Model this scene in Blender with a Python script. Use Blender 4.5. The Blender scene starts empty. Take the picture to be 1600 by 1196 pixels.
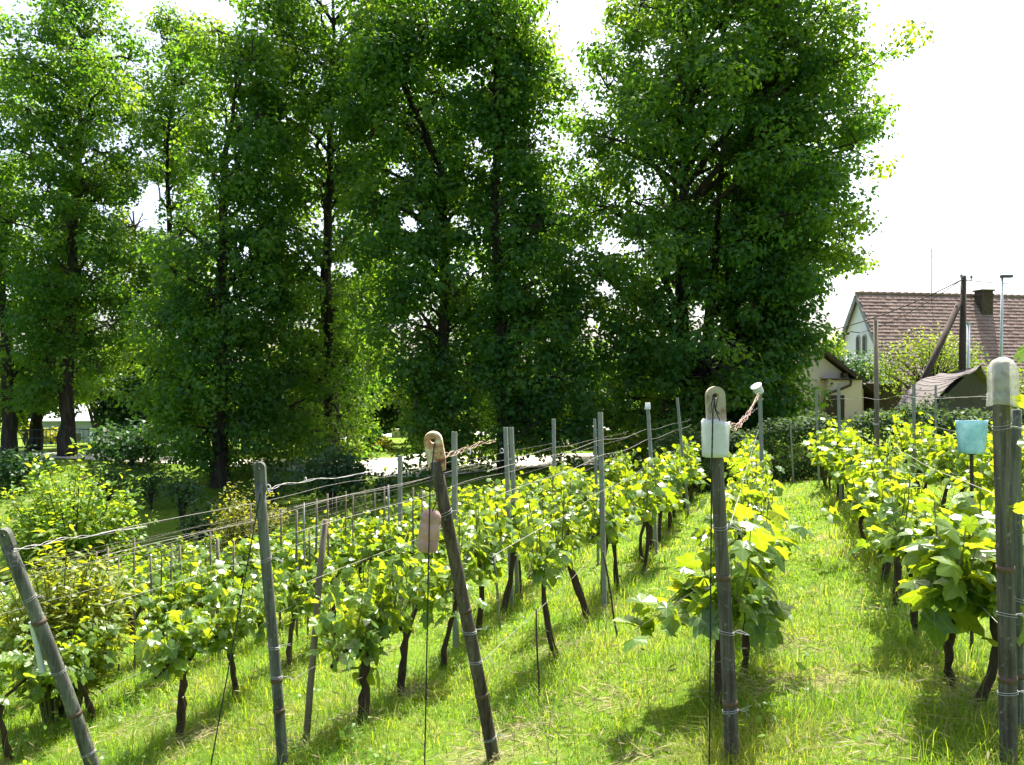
import bpy, math, random
import numpy as np
from mathutils import Vector, Matrix, Euler

# ------------------------------------------------------------------ camera, sky, sun, exposure
S = bpy.context.scene
COL = S.collection
CAM_Z, F, CX, CY = 1.75, 1250.0, 800.0, 598.0
cam = bpy.data.cameras.new('camera'); cam_o = bpy.data.objects.new('camera', cam); COL.objects.link(cam_o)
cam.sensor_width = 36; cam.lens = 36 * F / 1600; cam.clip_end = 2000; cam.clip_start = 0.05
cam_o.location = (0, 0, CAM_Z); cam_o.rotation_euler = (math.radians(90), 0, 0)
S.camera = cam_o

SUN_AZ, SUN_EL = 22.0, 62.0          # degrees right of the view axis, above the horizon
world = bpy.data.worlds.new('World'); S.world = world; world.use_nodes = True
wn = world.node_tree.nodes; wl = world.node_tree.links
sky = wn.new('ShaderNodeTexSky'); sky.sky_type = 'NISHITA'; sky.sun_disc = False
sky.sun_elevation = math.radians(SUN_EL); sky.sun_rotation = math.radians(SUN_AZ)
sky.air_density = 0.8; sky.dust_density = 5.0; sky.ozone_density = 1.0
wn['Background'].inputs['Strength'].default_value = 0.13
wl.new(sky.outputs[0], wn['Background'].inputs['Color'])
sun = bpy.data.lights.new('sun', 'SUN'); sun.energy = 5.0; sun.angle = math.radians(0.53); sun.color = (1.0, 0.95, 0.86)
sun_o = bpy.data.objects.new('sun', sun); COL.objects.link(sun_o)
a, e = math.radians(SUN_AZ), math.radians(SUN_EL)
SUNV = Vector((math.sin(a) * math.cos(e), math.cos(a) * math.cos(e), math.sin(e)))
sun_o.rotation_euler = SUNV.to_track_quat('Z', 'Y').to_euler(); sun_o.location = (20, 20, 40)
S.view_settings.view_transform = 'Standard'; S.view_settings.look = 'None'
S.view_settings.gamma = 1.0; S.view_settings.use_curve_mapping = False
S.view_settings.exposure = 1.7
S.cycles.use_denoising = True
S.cycles.max_bounces = 7; S.cycles.diffuse_bounces = 3; S.cycles.transmission_bounces = 4; S.cycles.transparent_max_bounces = 8
S.cycles.caustics_reflective = False; S.cycles.caustics_refractive = False

R = np.random.default_rng(7)
random.seed(7)

# ------------------------------------------------------------------ helpers
def px(p, q, y):
    """photo pixel and depth -> point"""
    return Vector(((p - CX) / F * y, y, CAM_Z - (q - CY) / F * y))

def sstep(a, b, t):
    t = np.clip((t - a) / (b - a), 0, 1)
    return t * t * (3 - 2 * t)

DX, DY = 0.305, 0.952                 # direction of the vine rows
_n = math.hypot(DX, DY); DX /= _n; DY /= _n
def uv_of(x, y): return x * DY - y * DX, x * DX + y * DY
def xy_of(u, v): return u * DY + v * DX, -u * DX + v * DY

U_P = np.array([-40, -20, -13, -9.1, -6.5, -3.85, -2.5, -1.36, -.19, .95, 2.15, 5, 9, 15, 40])
Z_P = np.array([-4.6, -3.2, -2.55, -1.8, -1.24, -.68, -.46, -.22, 0, .17, .20, .16, .18, .3, .5])
FX = np.array([-200, -45, -25, -18, -10, -6, 0, 4, 8, 12, 18, 40, 200])
FZ = np.array([-2, -2, -1.3, -1.0, -1.15, -1.0, -.9, -.75, -.3, .3, .6, .8, 1.0])
def gz(x, y):
    x = np.asarray(x, float); y = np.asarray(y, float)
    u, v = uv_of(x, y)
    zv = np.interp(u, U_P, Z_P)
    zv = zv + .03 * np.sin(x * 1.7 + .4) * np.sin(y * 1.3) + .02 * np.sin(x * 3.1 + y * 2.3)
    zv = zv - .02 * np.clip(v - 5, 0, 11)
    zf = np.interp(x, FX, FZ)
    # dip in front of the trees on the left, path shelf behind
    dip = sstep(1, -9, x) * (1 - sstep(23.5, 27.5, y)) * .75
    zf = zf - dip
    # valley beyond on the left, far hill
    left = sstep(-4, -24, x)
    zf = zf - left * sstep(36, 70, y) * 3.2
    zf = zf + sstep(85, 190, y) * 7.5 * (0.6 + .4 * sstep(20, -60, x)) 
    w = sstep(15.3, 20.5, v + .12 * np.minimum(u + 4, 0) * -1)
    return zv * (1 - w) + zf * w
def gzf(x, y): return float(gz(x, y))

class MB:
    def __init__(s): s.v = []; s.f = []; s.n = 0; s.t = []
    def add(s, V, Fc, tint=None):
        V = np.asarray(V, float); s.v.append(V)
        for f in Fc: s.f.append(tuple(int(i) + s.n for i in f))
        s.n += len(V)
    def tube(s, path, rad, sides=6, cap=True):
        path = [Vector(p) for p in path]; n = len(path)
        if not hasattr(rad, '__len__'): rad = [rad] * n
        V = []; prev = None
        for i, p in enumerate(path):
            d = (path[min(i + 1, n - 1)] - path[max(i - 1, 0)])
            if d.length < 1e-9: d = Vector((0, 0, 1))
            d.normalize()
            if prev is None:
                ref = Vector((0, 0, 1)) if abs(d.z) < .9 else Vector((1, 0, 0))
                X = d.cross(ref).normalized()
            else:
                X = (prev - d * prev.dot(d)).normalized()
            prev = X; Y = d.cross(X)
            for k in range(sides):
                an = 2 * math.pi * k / sides
                V.append(p + (X * math.cos(an) + Y * math.sin(an)) * rad[i])
        Fc = []
        for i in range(n - 1):
            for k in range(sides):
                k2 = (k + 1) % sides
                Fc.append((i * sides + k, i * sides + k2, (i + 1) * sides + k2, (i + 1) * sides + k))
        if cap:
            Fc.append(tuple(range(sides - 1, -1, -1))); Fc.append(tuple((n - 1) * sides + k for k in range(sides)))
        s.add([tuple(v) for v in V], Fc); return s
    def box(s, c, size, rot=None, taper=1.0):
        sx, sy, sz = [q / 2 for q in size]; V = []
        for z in (-1, 1):
            k = taper if z > 0 else 1
            for x, y in ((-1, -1), (1, -1), (1, 1), (-1, 1)):
                w = Vector((x * sx * k, y * sy * k, z * sz))
                if rot is not None: w = rot @ w
                V.append(tuple(w + Vector(c)))
        s.add(V, [(3, 2, 1, 0), (4, 5, 6, 7), (0, 1, 5, 4), (1, 2, 6, 5), (2, 3, 7, 6), (3, 0, 4, 7)]); return s
    def prism(s, poly, vec):
        """extrude a planar polygon (3d points) along vec"""
        n = len(poly); vec = Vector(vec); P = [Vector(p) for p in poly]
        V = [tuple(p) for p in P] + [tuple(p + vec) for p in P]
        Fc = [tuple(range(n)), tuple(range(2 * n - 1, n - 1, -1))]
        for i in range(n):
            j = (i + 1) % n; Fc.append((i, i + n, j + n, j))
        s.add(V, Fc); return s
    def build(s, name, mat, parent=None, smooth=False, loc=None):
        V = np.concatenate(s.v) if s.v else np.zeros((0, 3))
        me = bpy.data.meshes.new(name); me.from_pydata(V.tolist(), [], s.f); me.update()
        if smooth: me.polygons.foreach_set('use_smooth', [True] * len(me.polygons))
        if mat: me.materials.append(mat)
        o = bpy.data.objects.new(name, me); COL.objects.link(o)
        if parent: o.parent = parent
        if loc is not None: o.location = loc
        return o

def np_mesh(name, V, Fq, mat, parent=None, tint=None, smooth=False):
    """fast mesh from an (n,3) array and an (m,k) face array, with a per-vertex tint"""
    me = bpy.data.meshes.new(name); k = Fq.shape[1]
    me.vertices.add(len(V)); me.vertices.foreach_set('co', np.ascontiguousarray(V, dtype=np.float32).ravel())
    me.loops.add(Fq.size); me.loops.foreach_set('vertex_index', np.ascontiguousarray(Fq, dtype=np.int32).ravel())
    me.polygons.add(len(Fq))
    me.polygons.foreach_set('loop_start', np.arange(0, Fq.size, k, dtype=np.int32))
    if tint is not None:
        at = me.attributes.new('tint', 'FLOAT', 'POINT'); at.data.foreach_set('value', np.ascontiguousarray(tint, dtype=np.float32))
    me.update(calc_edges=True)
    if smooth: me.polygons.foreach_set('use_smooth', [True] * len(me.polygons))
    me.materials.append(mat)
    o = bpy.data.objects.new(name, me); COL.objects.link(o)
    if parent: o.parent = parent
    return o

def nrm(A): return A / np.maximum(np.linalg.norm(A, axis=1, keepdims=True), 1e-9)

def leaf_cloud(P, N, T, size, tmpl, tris, width=1.0):
    """copies of a leaf template (points x=across, y=along, z=normal) at P with normal N and tip direction T"""
    N = nrm(N); T = nrm(T - N * np.sum(T * N, axis=1, keepdims=True)); X = np.cross(T, N)
    m = len(tmpl); size = np.asarray(size)[:, None, None]
    V = P[:, None, :] + size * (tmpl[None, :, 0:1] * width * X[:, None, :] + tmpl[None, :, 1:2] * T[:, None, :] + tmpl[None, :, 2:3] * N[:, None, :])
    Fc = (np.arange(len(P)) * m)[:, None, None] + np.asarray(tris)[None]
    return V.reshape(-1, 3), Fc.reshape(-1, len(tris[0]))

TREE_T = np.array([(0, 0, 0), (.46, .42, .12), (0, 1, -.05), (-.46, .42, .12)]); TREE_F = [(0, 1, 2), (0, 2, 3)]
LANCE_T = np.array([(0, 0, 0), (.13, .35, .05), (.1, .7, 0), (0, 1, -.12), (-.1, .7, 0), (-.13, .35, .05)])
LANCE_F = [(0, 1, 5), (1, 2, 4), (1, 4, 5), (2, 3, 4)]
def vine_outline(detail=True):
    # palmate outline, stalk at the origin, tip along +y
    half = [(.0, .06), (.13, -.10), (.30, -.08), (.40, .06), (.44, .16), (.36, .22), (.48, .40), (.53, .56), (.40, .56), (.28, .58), (.24, .66), (.16, .84), (.0, 1.0)]
    if not detail: half = [(.0, .05), (.32, -.06), (.36, .24), (.52, .55), (.0, 1.0)]
    return half
def vine_tmpl(detail, fold, droop, seed):
    rr = random.Random(seed); h = vine_outline(detail)
    pts = [(0.0, .42, -.0)]
    L = h + [(-x, y) for x, y in h[-2:0:-1]]
    for x, y in L:
        j = .02 if detail else 0
        x += rr.uniform(-j, j); y += rr.uniform(-j, j)
        z = fold * abs(x) - droop * max(0, y - .3) ** 1.6 - droop * .6 * (abs(x) * 1.6) ** 2 + rr.uniform(-.03, .03)
        pts.append((x, y, z))
    n = len(L)
    return np.array(pts), [(0, i + 1, (i + 1) % n + 1) for i in range(n)]

# ------------------------------------------------------------------ materials
def newmat(name):
    m = bpy.data.materials.new(name); m.use_nodes = True
    nt = m.node_tree; nt.nodes.clear(); out = nt.nodes.new('ShaderNodeOutputMaterial')
    return m, nt, out
def ramp(nt, fac, stops):
    r = nt.nodes.new('ShaderNodeValToRGB'); el = r.color_ramp.elements
    while len(el) < len(stops): el.new(.5)
    for e_, (p, c) in zip(el, stops): e_.position = p; e_.color = (*c, 1)
    if fac is not None: nt.links.new(fac, r.inputs[0])
    return r.outputs[0]
def noise(nt, scale, detail=4, rough=.6, coord='Object', stretch=None):
    tc = nt.nodes.new('ShaderNodeTexCoord'); n = nt.nodes.new('ShaderNodeTexNoise')
    n.inputs['Scale'].default_value = scale; n.inputs['Detail'].default_value = detail; n.inputs['Roughness'].default_value = rough
    if coord == 'World':
        nt.links.new(nt.nodes.new('ShaderNodeNewGeometry').outputs['Position'], n.inputs[0]); return n.outputs[0]
    if stretch:
        mp = nt.nodes.new('ShaderNodeMapping'); mp.inputs['Scale'].default_value = stretch
        nt.links.new(tc.outputs[coord], mp.inputs[0]); nt.links.new(mp.outputs[0], n.inputs[0])
    else: nt.links.new(tc.outputs[coord], n.inputs[0])
    return n.outputs[0]
def bump(nt, h, strength, dist=.02):
    b = nt.nodes.new('ShaderNodeBump'); b.inputs['Strength'].default_value = strength; b.inputs['Distance'].default_value = dist
    nt.links.new(h, b.inputs['Height']); return b.outputs[0]
def solid(name, stops, scale=8, rough=.8, bstr=.3, bdist=.01, stretch=None, metal=0, spec=.3, bscale=None, coord='Object'):
    m, nt, out = newmat(name)
    p = nt.nodes.new('ShaderNodeBsdfPrincipled'); p.inputs['Roughness'].default_value = rough; p.inputs['Metallic'].default_value = metal
    p.inputs['Specular IOR Level'].default_value = spec
    n = noise(nt, scale, 7, .7, coord=coord, stretch=stretch)
    nt.links.new(ramp(nt, n, stops), p.inputs['Base Color'])
    if bstr: nt.links.new(bump(nt, noise(nt, bscale or scale * 4, stretch=stretch), bstr, bdist), p.inputs['Normal'])
    nt.links.new(p.outputs[0], out.inputs[0]); return m
def leafmat(name, cols, tcols, tr=.45, rough=.45, spec=.4, single=False):
    """leaf: reflecting face plus light passing through; colour differs leaf by leaf"""
    m, nt, out = newmat(name); L = nt.links
    at = nt.nodes.new('ShaderNodeAttribute'); at.attribute_name = 'tint'
    oi = nt.nodes.new('ShaderNodeObjectInfo')
    ad = nt.nodes.new('ShaderNodeMath'); ad.operation = 'ADD'; L.new((oi.outputs['Random'] if single else at.outputs['Fac']), ad.inputs[0]); ad.inputs[1].default_value = 0
    fr = nt.nodes.new('ShaderNodeMath'); fr.operation = 'FRACT'; L.new(ad.outputs[0], fr.inputs[0])
    k = len(cols)
    c1 = ramp(nt, fr.outputs[0], [(i / (k - 1), c) for i, c in enumerate(cols)])
    c2 = ramp(nt, fr.outputs[0], [(i / (k - 1), c) for i, c in enumerate(tcols)])
    if single:      # pale veins fanning out from the stalk
        tc = nt.nodes.new('ShaderNodeTexCoord'); sx = nt.nodes.new('ShaderNodeSeparateXYZ'); L.new(tc.outputs['Object'], sx.inputs[0])
        def mth(op, a_, b_=None):
            n_ = nt.nodes.new('ShaderNodeMath'); n_.operation = op
            for k_, v_ in enumerate((a_, b_)):
                if v_ is None: continue
                if isinstance(v_, (int, float)): n_.inputs[k_].default_value = v_
                else: L.new(v_, n_.inputs[k_])
            return n_.outputs[0]
        an = mth('DIVIDE', mth('ARCTAN2', sx.outputs[0], mth('ADD', sx.outputs[1], -.02)), .66)
        d_ = mth('ABSOLUTE', mth('SUBTRACT', an, mth('ROUND', an))); rr_ = mth('SQRT', mth('ADD', mth('MULTIPLY', sx.outputs[0], sx.outputs[0]), mth('MULTIPLY', sx.outputs[1], sx.outputs[1])))
        vein = mth('LESS_THAN', mth('MULTIPLY', d_, rr_), .016)
        blot = noise(nt, 5, 5, .7)
        def veined(c_):
            b_ = nt.nodes.new('ShaderNodeMixRGB'); b_.blend_type = 'MULTIPLY'; b_.inputs[0].default_value = 1; L.new(c_, b_.inputs[1]); L.new(ramp(nt, blot, [(.3, (.72, .78, .7)), (.7, (1.2, 1.15, 1.1))]), b_.inputs[2])
            m_ = nt.nodes.new('ShaderNodeMixRGB'); L.new(mth('MULTIPLY', vein, .45), m_.inputs[0]); L.new(b_.outputs[0], m_.inputs[1]); m_.inputs[2].default_value = (.34, .4, .12, 1); return m_.outputs[0]
        c1, c2 = veined(c1), veined(c2)
    p = nt.nodes.new('ShaderNodeBsdfPrincipled'); p.inputs['Roughness'].default_value = rough; p.inputs['Specular IOR Level'].default_value = spec
    t = nt.nodes.new('ShaderNodeBsdfTranslucent'); mx = nt.nodes.new('ShaderNodeMixShader'); mx.inputs[0].default_value = tr
    L.new(c1, p.inputs['Base Color']); L.new(c2, t.inputs[0])
    L.new(p.outputs[0], mx.inputs[1]); L.new(t.outputs[0], mx.inputs[2]); L.new(mx.outputs[0], out.inputs[0])
    return m

M = {}
M['linden'] = leafmat('linden_leaf', [(.022, .070, .022), (.036, .098, .025), (.054, .124, .027), (.078, .15, .03)], [(.14, .34, .016), (.22, .46, .018), (.34, .56, .022), (.46, .62, .024)], .46, .5, .25)
M['linden_backlit'] = leafmat('backlit_linden_leaf', [(.05, .10, .018), (.07, .125, .02), (.09, .14, .02)], [(.2, .36, .012), (.3, .45, .014), (.42, .52, .02)], .5, .5, .3)  # back lindens: sun shining through is put into the brighter leaf colour
VC = ([(.065, .14, .022), (.09, .175, .024), (.115, .20, .028), (.07, .15, .022), (.055, .125, .022)], [(.29, .41, .010), (.39, .50, .013), (.52, .58, .016), (.32, .44, .010), (.23, .36, .010)])
M['vine'] = leafmat('vine_leaf', *VC, .48, .32, .5)
M['vine_single'] = leafmat('single_vine_leaf', *VC, .48, .32, .5, single=True)
M['shrub_bright'] = leafmat('bright_shrub_leaf', [(.07, .16, .02), (.11, .21, .025), (.14, .22, .03)], [(.3, .5, .02), (.42, .58, .02), (.54, .6, .02)], .52, .45, .4)
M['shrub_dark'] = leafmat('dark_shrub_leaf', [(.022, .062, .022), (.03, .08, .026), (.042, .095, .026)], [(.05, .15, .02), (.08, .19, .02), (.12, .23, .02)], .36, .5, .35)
M['shrub_yellow'] = leafmat('yellow_shrub_leaf', [(.10, .14, .02), (.14, .17, .02), (.16, .17, .025), (.12, .15, .02)], [(.36, .4, .015), (.45, .46, .02), (.52, .46, .02), (.4, .42, .015)], .45, .5, .3)
M['peach'] = leafmat('peach_leaf', [(.10, .16, .02), (.14, .18, .02), (.12, .18, .02), (.16, .17, .025)], [(.38, .48, .012), (.5, .54, .015), (.42, .5, .012), (.54, .46, .02)], .48, .45, .4)
M['hedge'] = leafmat('hedge_leaf', [(.02, .05, .016), (.032, .07, .02), (.055, .09, .028)], [(.05, .12, .015), (.09, .16, .02), (.15, .21, .035)], .35, .6, .12)
M['olive'] = leafmat('olive_tree_leaf', [(.06, .11, .022), (.08, .135, .025), (.10, .14, .028)], [(.2, .32, .02), (.28, .38, .022), (.36, .4, .028)], .42, .5, .3)
M['grass'] = leafmat('grass_blade', [(.062, .14, .009), (.092, .18, .010), (.135, .205, .014), (.27, .25, .09), (.3, .27, .11)], [(.20, .40, .006), (.32, .50, .008), (.48, .57, .012), (.5, .46, .12), (.5, .45, .14)], .48, .55, .2)
M['straw'] = leafmat('dry_grass', [(.24, .22, .11), (.33, .29, .15), (.28, .25, .13)], [(.4, .36, .18), (.45, .4, .22), (.42, .36, .2)], .35, .6, .3)
M['bark'] = solid('linden_bark', [(.3, (.016, .012, .009)), (.5, (.045, .036, .028)), (.72, (.10, .085, .066))], 9, .95, 1.0, .12, (1, 1, .12), bscale=14)
M['vinewood'] = solid('vine_bark', [(.3, (.022, .015, .010)), (.7, (.10, .065, .042))], 24, .95, 1.0, .02, (1, 1, .2))
M['cane'] = solid('green_cane', [(.3, (.10, .14, .035)), (.7, (.16, .14, .05))], 20, .6, .2)
M['post_grey'] = solid('weathered_post', [(.25, (.055, .06, .05)), (.5, (.10, .105, .09)), (.75, (.16, .16, .135))], 26, .85, 1.0, .012, (1, 1, .09), bscale=60)
M['post_brown'] = solid('brown_post', [(.25, (.045, .036, .024)), (.5, (.08, .066, .048)), (.75, (.13, .11, .08))], 26, .85, 1.0, .012, (1, 1, .09), bscale=60)
M['post_tan'] = solid('taupe_post', [(.25, (.06, .053, .042)), (.5, (.095, .085, .07)), (.75, (.15, .135, .11))], 26, .85, 1.0, .012, (1, 1, .09), bscale=60)
M['head'] = solid('post_head', [(.3, (.42, .38, .30)), (.55, (.36, .3, .22)), (.72, (.2, .1, .06))], 14, .8, .4, .004)
M['head_rust'] = solid('rusty_post_head', [(.4, (.62, .55, .44)), (.52, (.42, .22, .13)), (.6, (.16, .05, .03))], 16, .75, .5, .004)
M['band'] = solid('post_band', [(.3, (.06, .04, .028)), (.7, (.14, .09, .06))], 20, .8, .3)
M['galv'] = solid('galvanised_steel', [(.3, (.17, .18, .16)), (.7, (.28, .29, .26))], 12, .55, .2, .003, (1, 1, .3), .35)
M['concrete_post'] = solid('concrete_post', [(.3, (.18, .19, .165)), (.7, (.29, .295, .265))], 14, .8, .35, .004)
M['stake'] = solid('wood_stake', [(.3, (.09, .07, .05)), (.7, (.22, .18, .13))], 15, .9, .4, .004, (1, 1, .15))
M['stake_dark'] = solid('dark_rod', [(.3, (.03, .025, .02)), (.7, (.07, .05, .04))], 20, .7, .2)
M['wire'] = solid('wire', [(.3, (.22, .2, .18)), (.7, (.4, .38, .35))], 30, .5, 0, metal=.3)
M['tie'] = solid('tie_wire', [(.3, (.25, .25, .25)), (.7, (.45, .44, .42))], 30, .5, 0)
M['cord'] = solid('black_cord', [(.4, (.012, .012, .014)), (.6, (.035, .033, .033))], 90, .7, .3, .002)
M['dry'] = solid('dry_tendril', [(.3, (.26, .16, .12)), (.7, (.45, .33, .27))], 30, .8, 0)
M['pink_wall'] = solid('pink_render', [(.3, (.84, .62, .57)), (.7, (.88, .68, .63))], 1.5, .9, .25, .01, bscale=40)
M['white_wall'] = solid('white_render', [(.3, (.72, .74, .86)), (.7, (.78, .80, .9))], 1.0, .9, .2, .01, bscale=40)
M['brown_trim'] = solid('brown_trim', [(.3, (.045, .03, .022)), (.7, (.10, .065, .045))], 6, .7, .3)
M['dark'] = solid('near_black', [(.3, (.02, .018, .016)), (.7, (.05, .04, .035))], 4, .8, .2)  # even near-black colour for the shed walls and lamp fittings
M['tile'] = solid('clay_tile', [(.25, (.13, .085, .072)), (.45, (.20, .135, .115)), (.6, (.24, .17, .145)), (.8, (.30, .235, .205))], 1.6, .85, .5, .02, bscale=12, coord='World')
M['shed_roof'] = solid('felt_shingle', [(.3, (.08, .07, .064)), (.7, (.15, .132, .122))], 7, .9, .5, .01)
M['brick'] = solid('old_brick', [(.3, (.035, .025, .02)), (.7, (.11, .075, .055))], 7, .9, .6, .02)
M['stone'] = solid('wall_stone', [(.3, (.09, .07, .05)), (.7, (.22, .18, .13))], 4, .95, .8, .03)
M['coping'] = solid('coping_stone', [(.3, (.42, .39, .34)), (.7, (.58, .55, .5))], 5, .9, .4, .01)
M['pole'] = solid('tarred_pole', [(.3, (.028, .02, .016)), (.7, (.08, .058, .045))], 8, .9, .4, .01, (1, 1, .1))
M['steel'] = solid('painted_steel', [(.3, (.42, .46, .48)), (.7, (.58, .62, .64))], 6, .5, .1, metal=.2)
M['fence'] = solid('fence_metal', [(.3, (.05, .06, .055)), (.7, (.1, .11, .1))], 10, .6, 0)
M['metal_roof'] = solid('pale_metal_roof', [(.3, (.55, .57, .62)), (.7, (.66, .68, .72))], 1.5, .5, .1)
M['grey_wall'] = solid('grey_wall', [(.3, (.2, .22, .25)), (.7, (.3, .33, .36))], 2, .9, .2)
M['glass'] = solid('window_glass', [(.3, (.02, .025, .03)), (.7, (.05, .06, .07))], 3, .08, 0, spec=.6)
M['frame'] = solid('window_frame', [(.3, (.3, .33, .34)), (.7, (.42, .44, .45))], 5, .6, .1)
def plastic(name, stops, scale, alpha, tr, rough=.3):
    m, nt, out = newmat(name); L = nt.links
    c = ramp(nt, noise(nt, scale, 6, .7), stops)
    p = nt.nodes.new('ShaderNodeBsdfPrincipled'); p.inputs['Roughness'].default_value = rough; L.new(c, p.inputs['Base Color'])
    L.new(bump(nt, noise(nt, scale * .7, 3), .35, .01), p.inputs['Normal'])
    t = nt.nodes.new('ShaderNodeBsdfTranslucent'); L.new(c, t.inputs[0])
    mx = nt.nodes.new('ShaderNodeMixShader'); mx.inputs[0].default_value = tr; L.new(p.outputs[0], mx.inputs[1]); L.new(t.outputs[0], mx.inputs[2])
    tp = nt.nodes.new('ShaderNodeBsdfTransparent'); m2 = nt.nodes.new('ShaderNodeMixShader'); m2.inputs[0].default_value = alpha
    L.new(tp.outputs[0], m2.inputs[1]); L.new(mx.outputs[0], m2.inputs[2]); L.new(m2.outputs[0], out.inputs[0]); return m
M['white_plastic'] = plastic('white_plastic', [(.22, (.42, .39, .33)), (.38, (.74, .75, .77)), (.7, (.82, .83, .85))], 9, .96, .35)
M['clear_plastic'] = plastic('clear_plastic', [(.3, (.42, .40, .33)), (.6, (.75, .74, .7))], 22, .5, .3, .1)
M['pink_plastic'] = plastic('pink_plastic', [(.3, (.30, .19, .15)), (.6, (.50, .36, .31))], 14, .9, .4, .3)
M['teal_plastic'] = plastic('teal_plastic', [(.3, (.20, .40, .44)), (.55, (.36, .58, .62)), (.75, (.58, .72, .74))], 12, .95, .4, .3)

def post_mat(name, lo, hi, lich=(.3, .31, .24)):
    m, nt, out = newmat(name); L = nt.links
    p = nt.nodes.new('ShaderNodeBsdfPrincipled'); p.inputs['Roughness'].default_value = .85; p.inputs['Specular IOR Level'].default_value = .25
    st = noise(nt, 34, 6, .7, stretch=(1, 1, .05)); bl = noise(nt, 7, 5, .65, stretch=(1, 1, .5)); sp = noise(nt, 38, 4, .6)
    c = ramp(nt, st, [(.28, tuple(v * .45 for v in lo)), (.45, lo), (.62, hi), (.8, tuple(min(1, v * 1.4) for v in hi))])
    g = nt.nodes.new('ShaderNodeMixRGB'); g.blend_type = 'MULTIPLY'; g.inputs[0].default_value = 1; L.new(c, g.inputs[1]); L.new(ramp(nt, bl, [(.3, (.5, .45, .38)), (.5, (1, 1, 1)), (.7, (1.25, 1.28, 1.2))]), g.inputs[2])
    q = nt.nodes.new('ShaderNodeMixRGB'); L.new(ramp(nt, sp, [(.6, (0, 0, 0)), (.72, (.7, .7, .7))]), q.inputs[0]); L.new(g.outputs[0], q.inputs[1]); q.inputs[2].default_value = (*lich, 1)
    L.new(q.outputs[0], p.inputs['Base Color']); L.new(bump(nt, st, .9, .012), p.inputs['Normal']); L.new(p.outputs[0], out.inputs[0]); return m
M['post_grey'] = post_mat('weathered_post', (.075, .082, .068), (.15, .155, .13))
M['post_brown'] = post_mat('brown_post', (.06, .047, .032), (.125, .105, .078), (.2, .2, .13))
M['post_tan'] = post_mat('taupe_post', (.075, .066, .052), (.145, .13, .105))
def ground_mat():
    m, nt, out = newmat('grass_ground'); L = nt.links
    p = nt.nodes.new('ShaderNodeBsdfPrincipled'); p.inputs['Roughness'].default_value = .95; p.inputs['Specular IOR Level'].default_value = .1
    fine = noise(nt, 22, 8, .75); mid = noise(nt, 1.6, 5, .65); big = noise(nt, .25, 3, .5)
    c1 = ramp(nt, fine, [(.25, (.04, .075, .01)), (.45, (.085, .15, .012)), (.6, (.125, .19, .018)), (.75, (.2, .21, .06))])
    c2 = ramp(nt, fine, [(.25, (.09, .07, .045)), (.5, (.22, .18, .11)), (.75, (.33, .28, .18))])
    f = ramp(nt, mid, [(.56, (0, 0, 0)), (.72, (.95, .95, .95))])
    mx = nt.nodes.new('ShaderNodeMixRGB'); L.new(f, mx.inputs[0]); L.new(c1, mx.inputs[1]); L.new(c2, mx.inputs[2])
    g = nt.nodes.new('ShaderNodeMixRGB'); g.blend_type = 'MULTIPLY'; g.inputs[0].default_value = 1
    L.new(mx.outputs[0], g.inputs[1]); L.new(ramp(nt, big, [(.3, (.8, .85, .8)), (.7, (1.25, 1.2, 1.1))]), g.inputs[2])
    L.new(g.outputs[0], p.inputs['Base Color']); L.new(bump(nt, fine, .7, .05), p.inputs['Normal'])
    L.new(p.outputs[0], out.inputs[0]); return m
M['ground'] = ground_mat()
M['path'] = solid('gravel_path', [(.3, (.42, .38, .32)), (.55, (.55, .51, .44)), (.75, (.62, .58, .52))], 3, .95, .5, .02, bscale=30)
M['road'] = solid('pale_road', [(.3, (.45, .45, .45)), (.7, (.6, .6, .6))], 2, .9, .2, .01)

# ------------------------------------------------------------------ tagging
def tag(o, label, cat, group=None):
    o['label'] = label; o['category'] = cat
    if group: o['group'] = group
    return o
def empty(name, loc, rz=0):
    o = bpy.data.objects.new(name, None); COL.objects.link(o); o.location = loc; o.rotation_euler = (0, 0, rz); o.empty_display_size = .1
    return o
def thing(name, loc, label, cat, group=None, rz=0): return tag(empty(name, loc, rz), label, cat, group)
ORD = ['first', 'second', 'third', 'fourth', 'fifth', 'sixth', 'seventh', 'eighth', 'ninth', 'tenth', 'eleventh', 'twelfth', 'thirteenth',
       'fourteenth', 'fifteenth', 'sixteenth', 'seventeenth', 'eighteenth', 'nineteenth', 'twentieth', 'twenty-first', 'twenty-second', 'twenty-third', 'twenty-fourth', 'twenty-fifth', 'twenty-sixth', 'twenty-seventh', 'twenty-eighth', 'twenty-ninth', 'thirtieth', 'thirty-first', 'thirty-second', 'thirty-third', 'thirty-fourth']

# ------------------------------------------------------------------ ground, path
def axis(lo, hi, mid, fine, n_out):
    a = np.arange(mid[0], mid[1] + 1e-6, fine)
    l = mid[0] - np.geomspace(fine, mid[0] - lo, n_out)[::-1]; r = mid[1] + np.geomspace(fine, hi - mid[1], n_out)
    return np.concatenate([l, a, r])
gx = axis(-320, 320, (-16, 16), .25, 45); gy = axis(-60, 600, (1, 32), .25, 45)
GX, GY = np.meshgrid(gx, gy, indexing='ij'); GZ = gz(GX, GY)
nx, ny = GX.shape
idx = np.arange(nx * ny).reshape(nx, ny)
FQ = np.stack([idx[:-1, :-1], idx[1:, :-1], idx[1:, 1:], idx[:-1, 1:]], -1).reshape(-1, 4)
g = np_mesh('ground', np.stack([GX, GY, GZ], -1).reshape(-1, 3), FQ, M['ground'], smooth=True); g['kind'] = 'structure'

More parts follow.
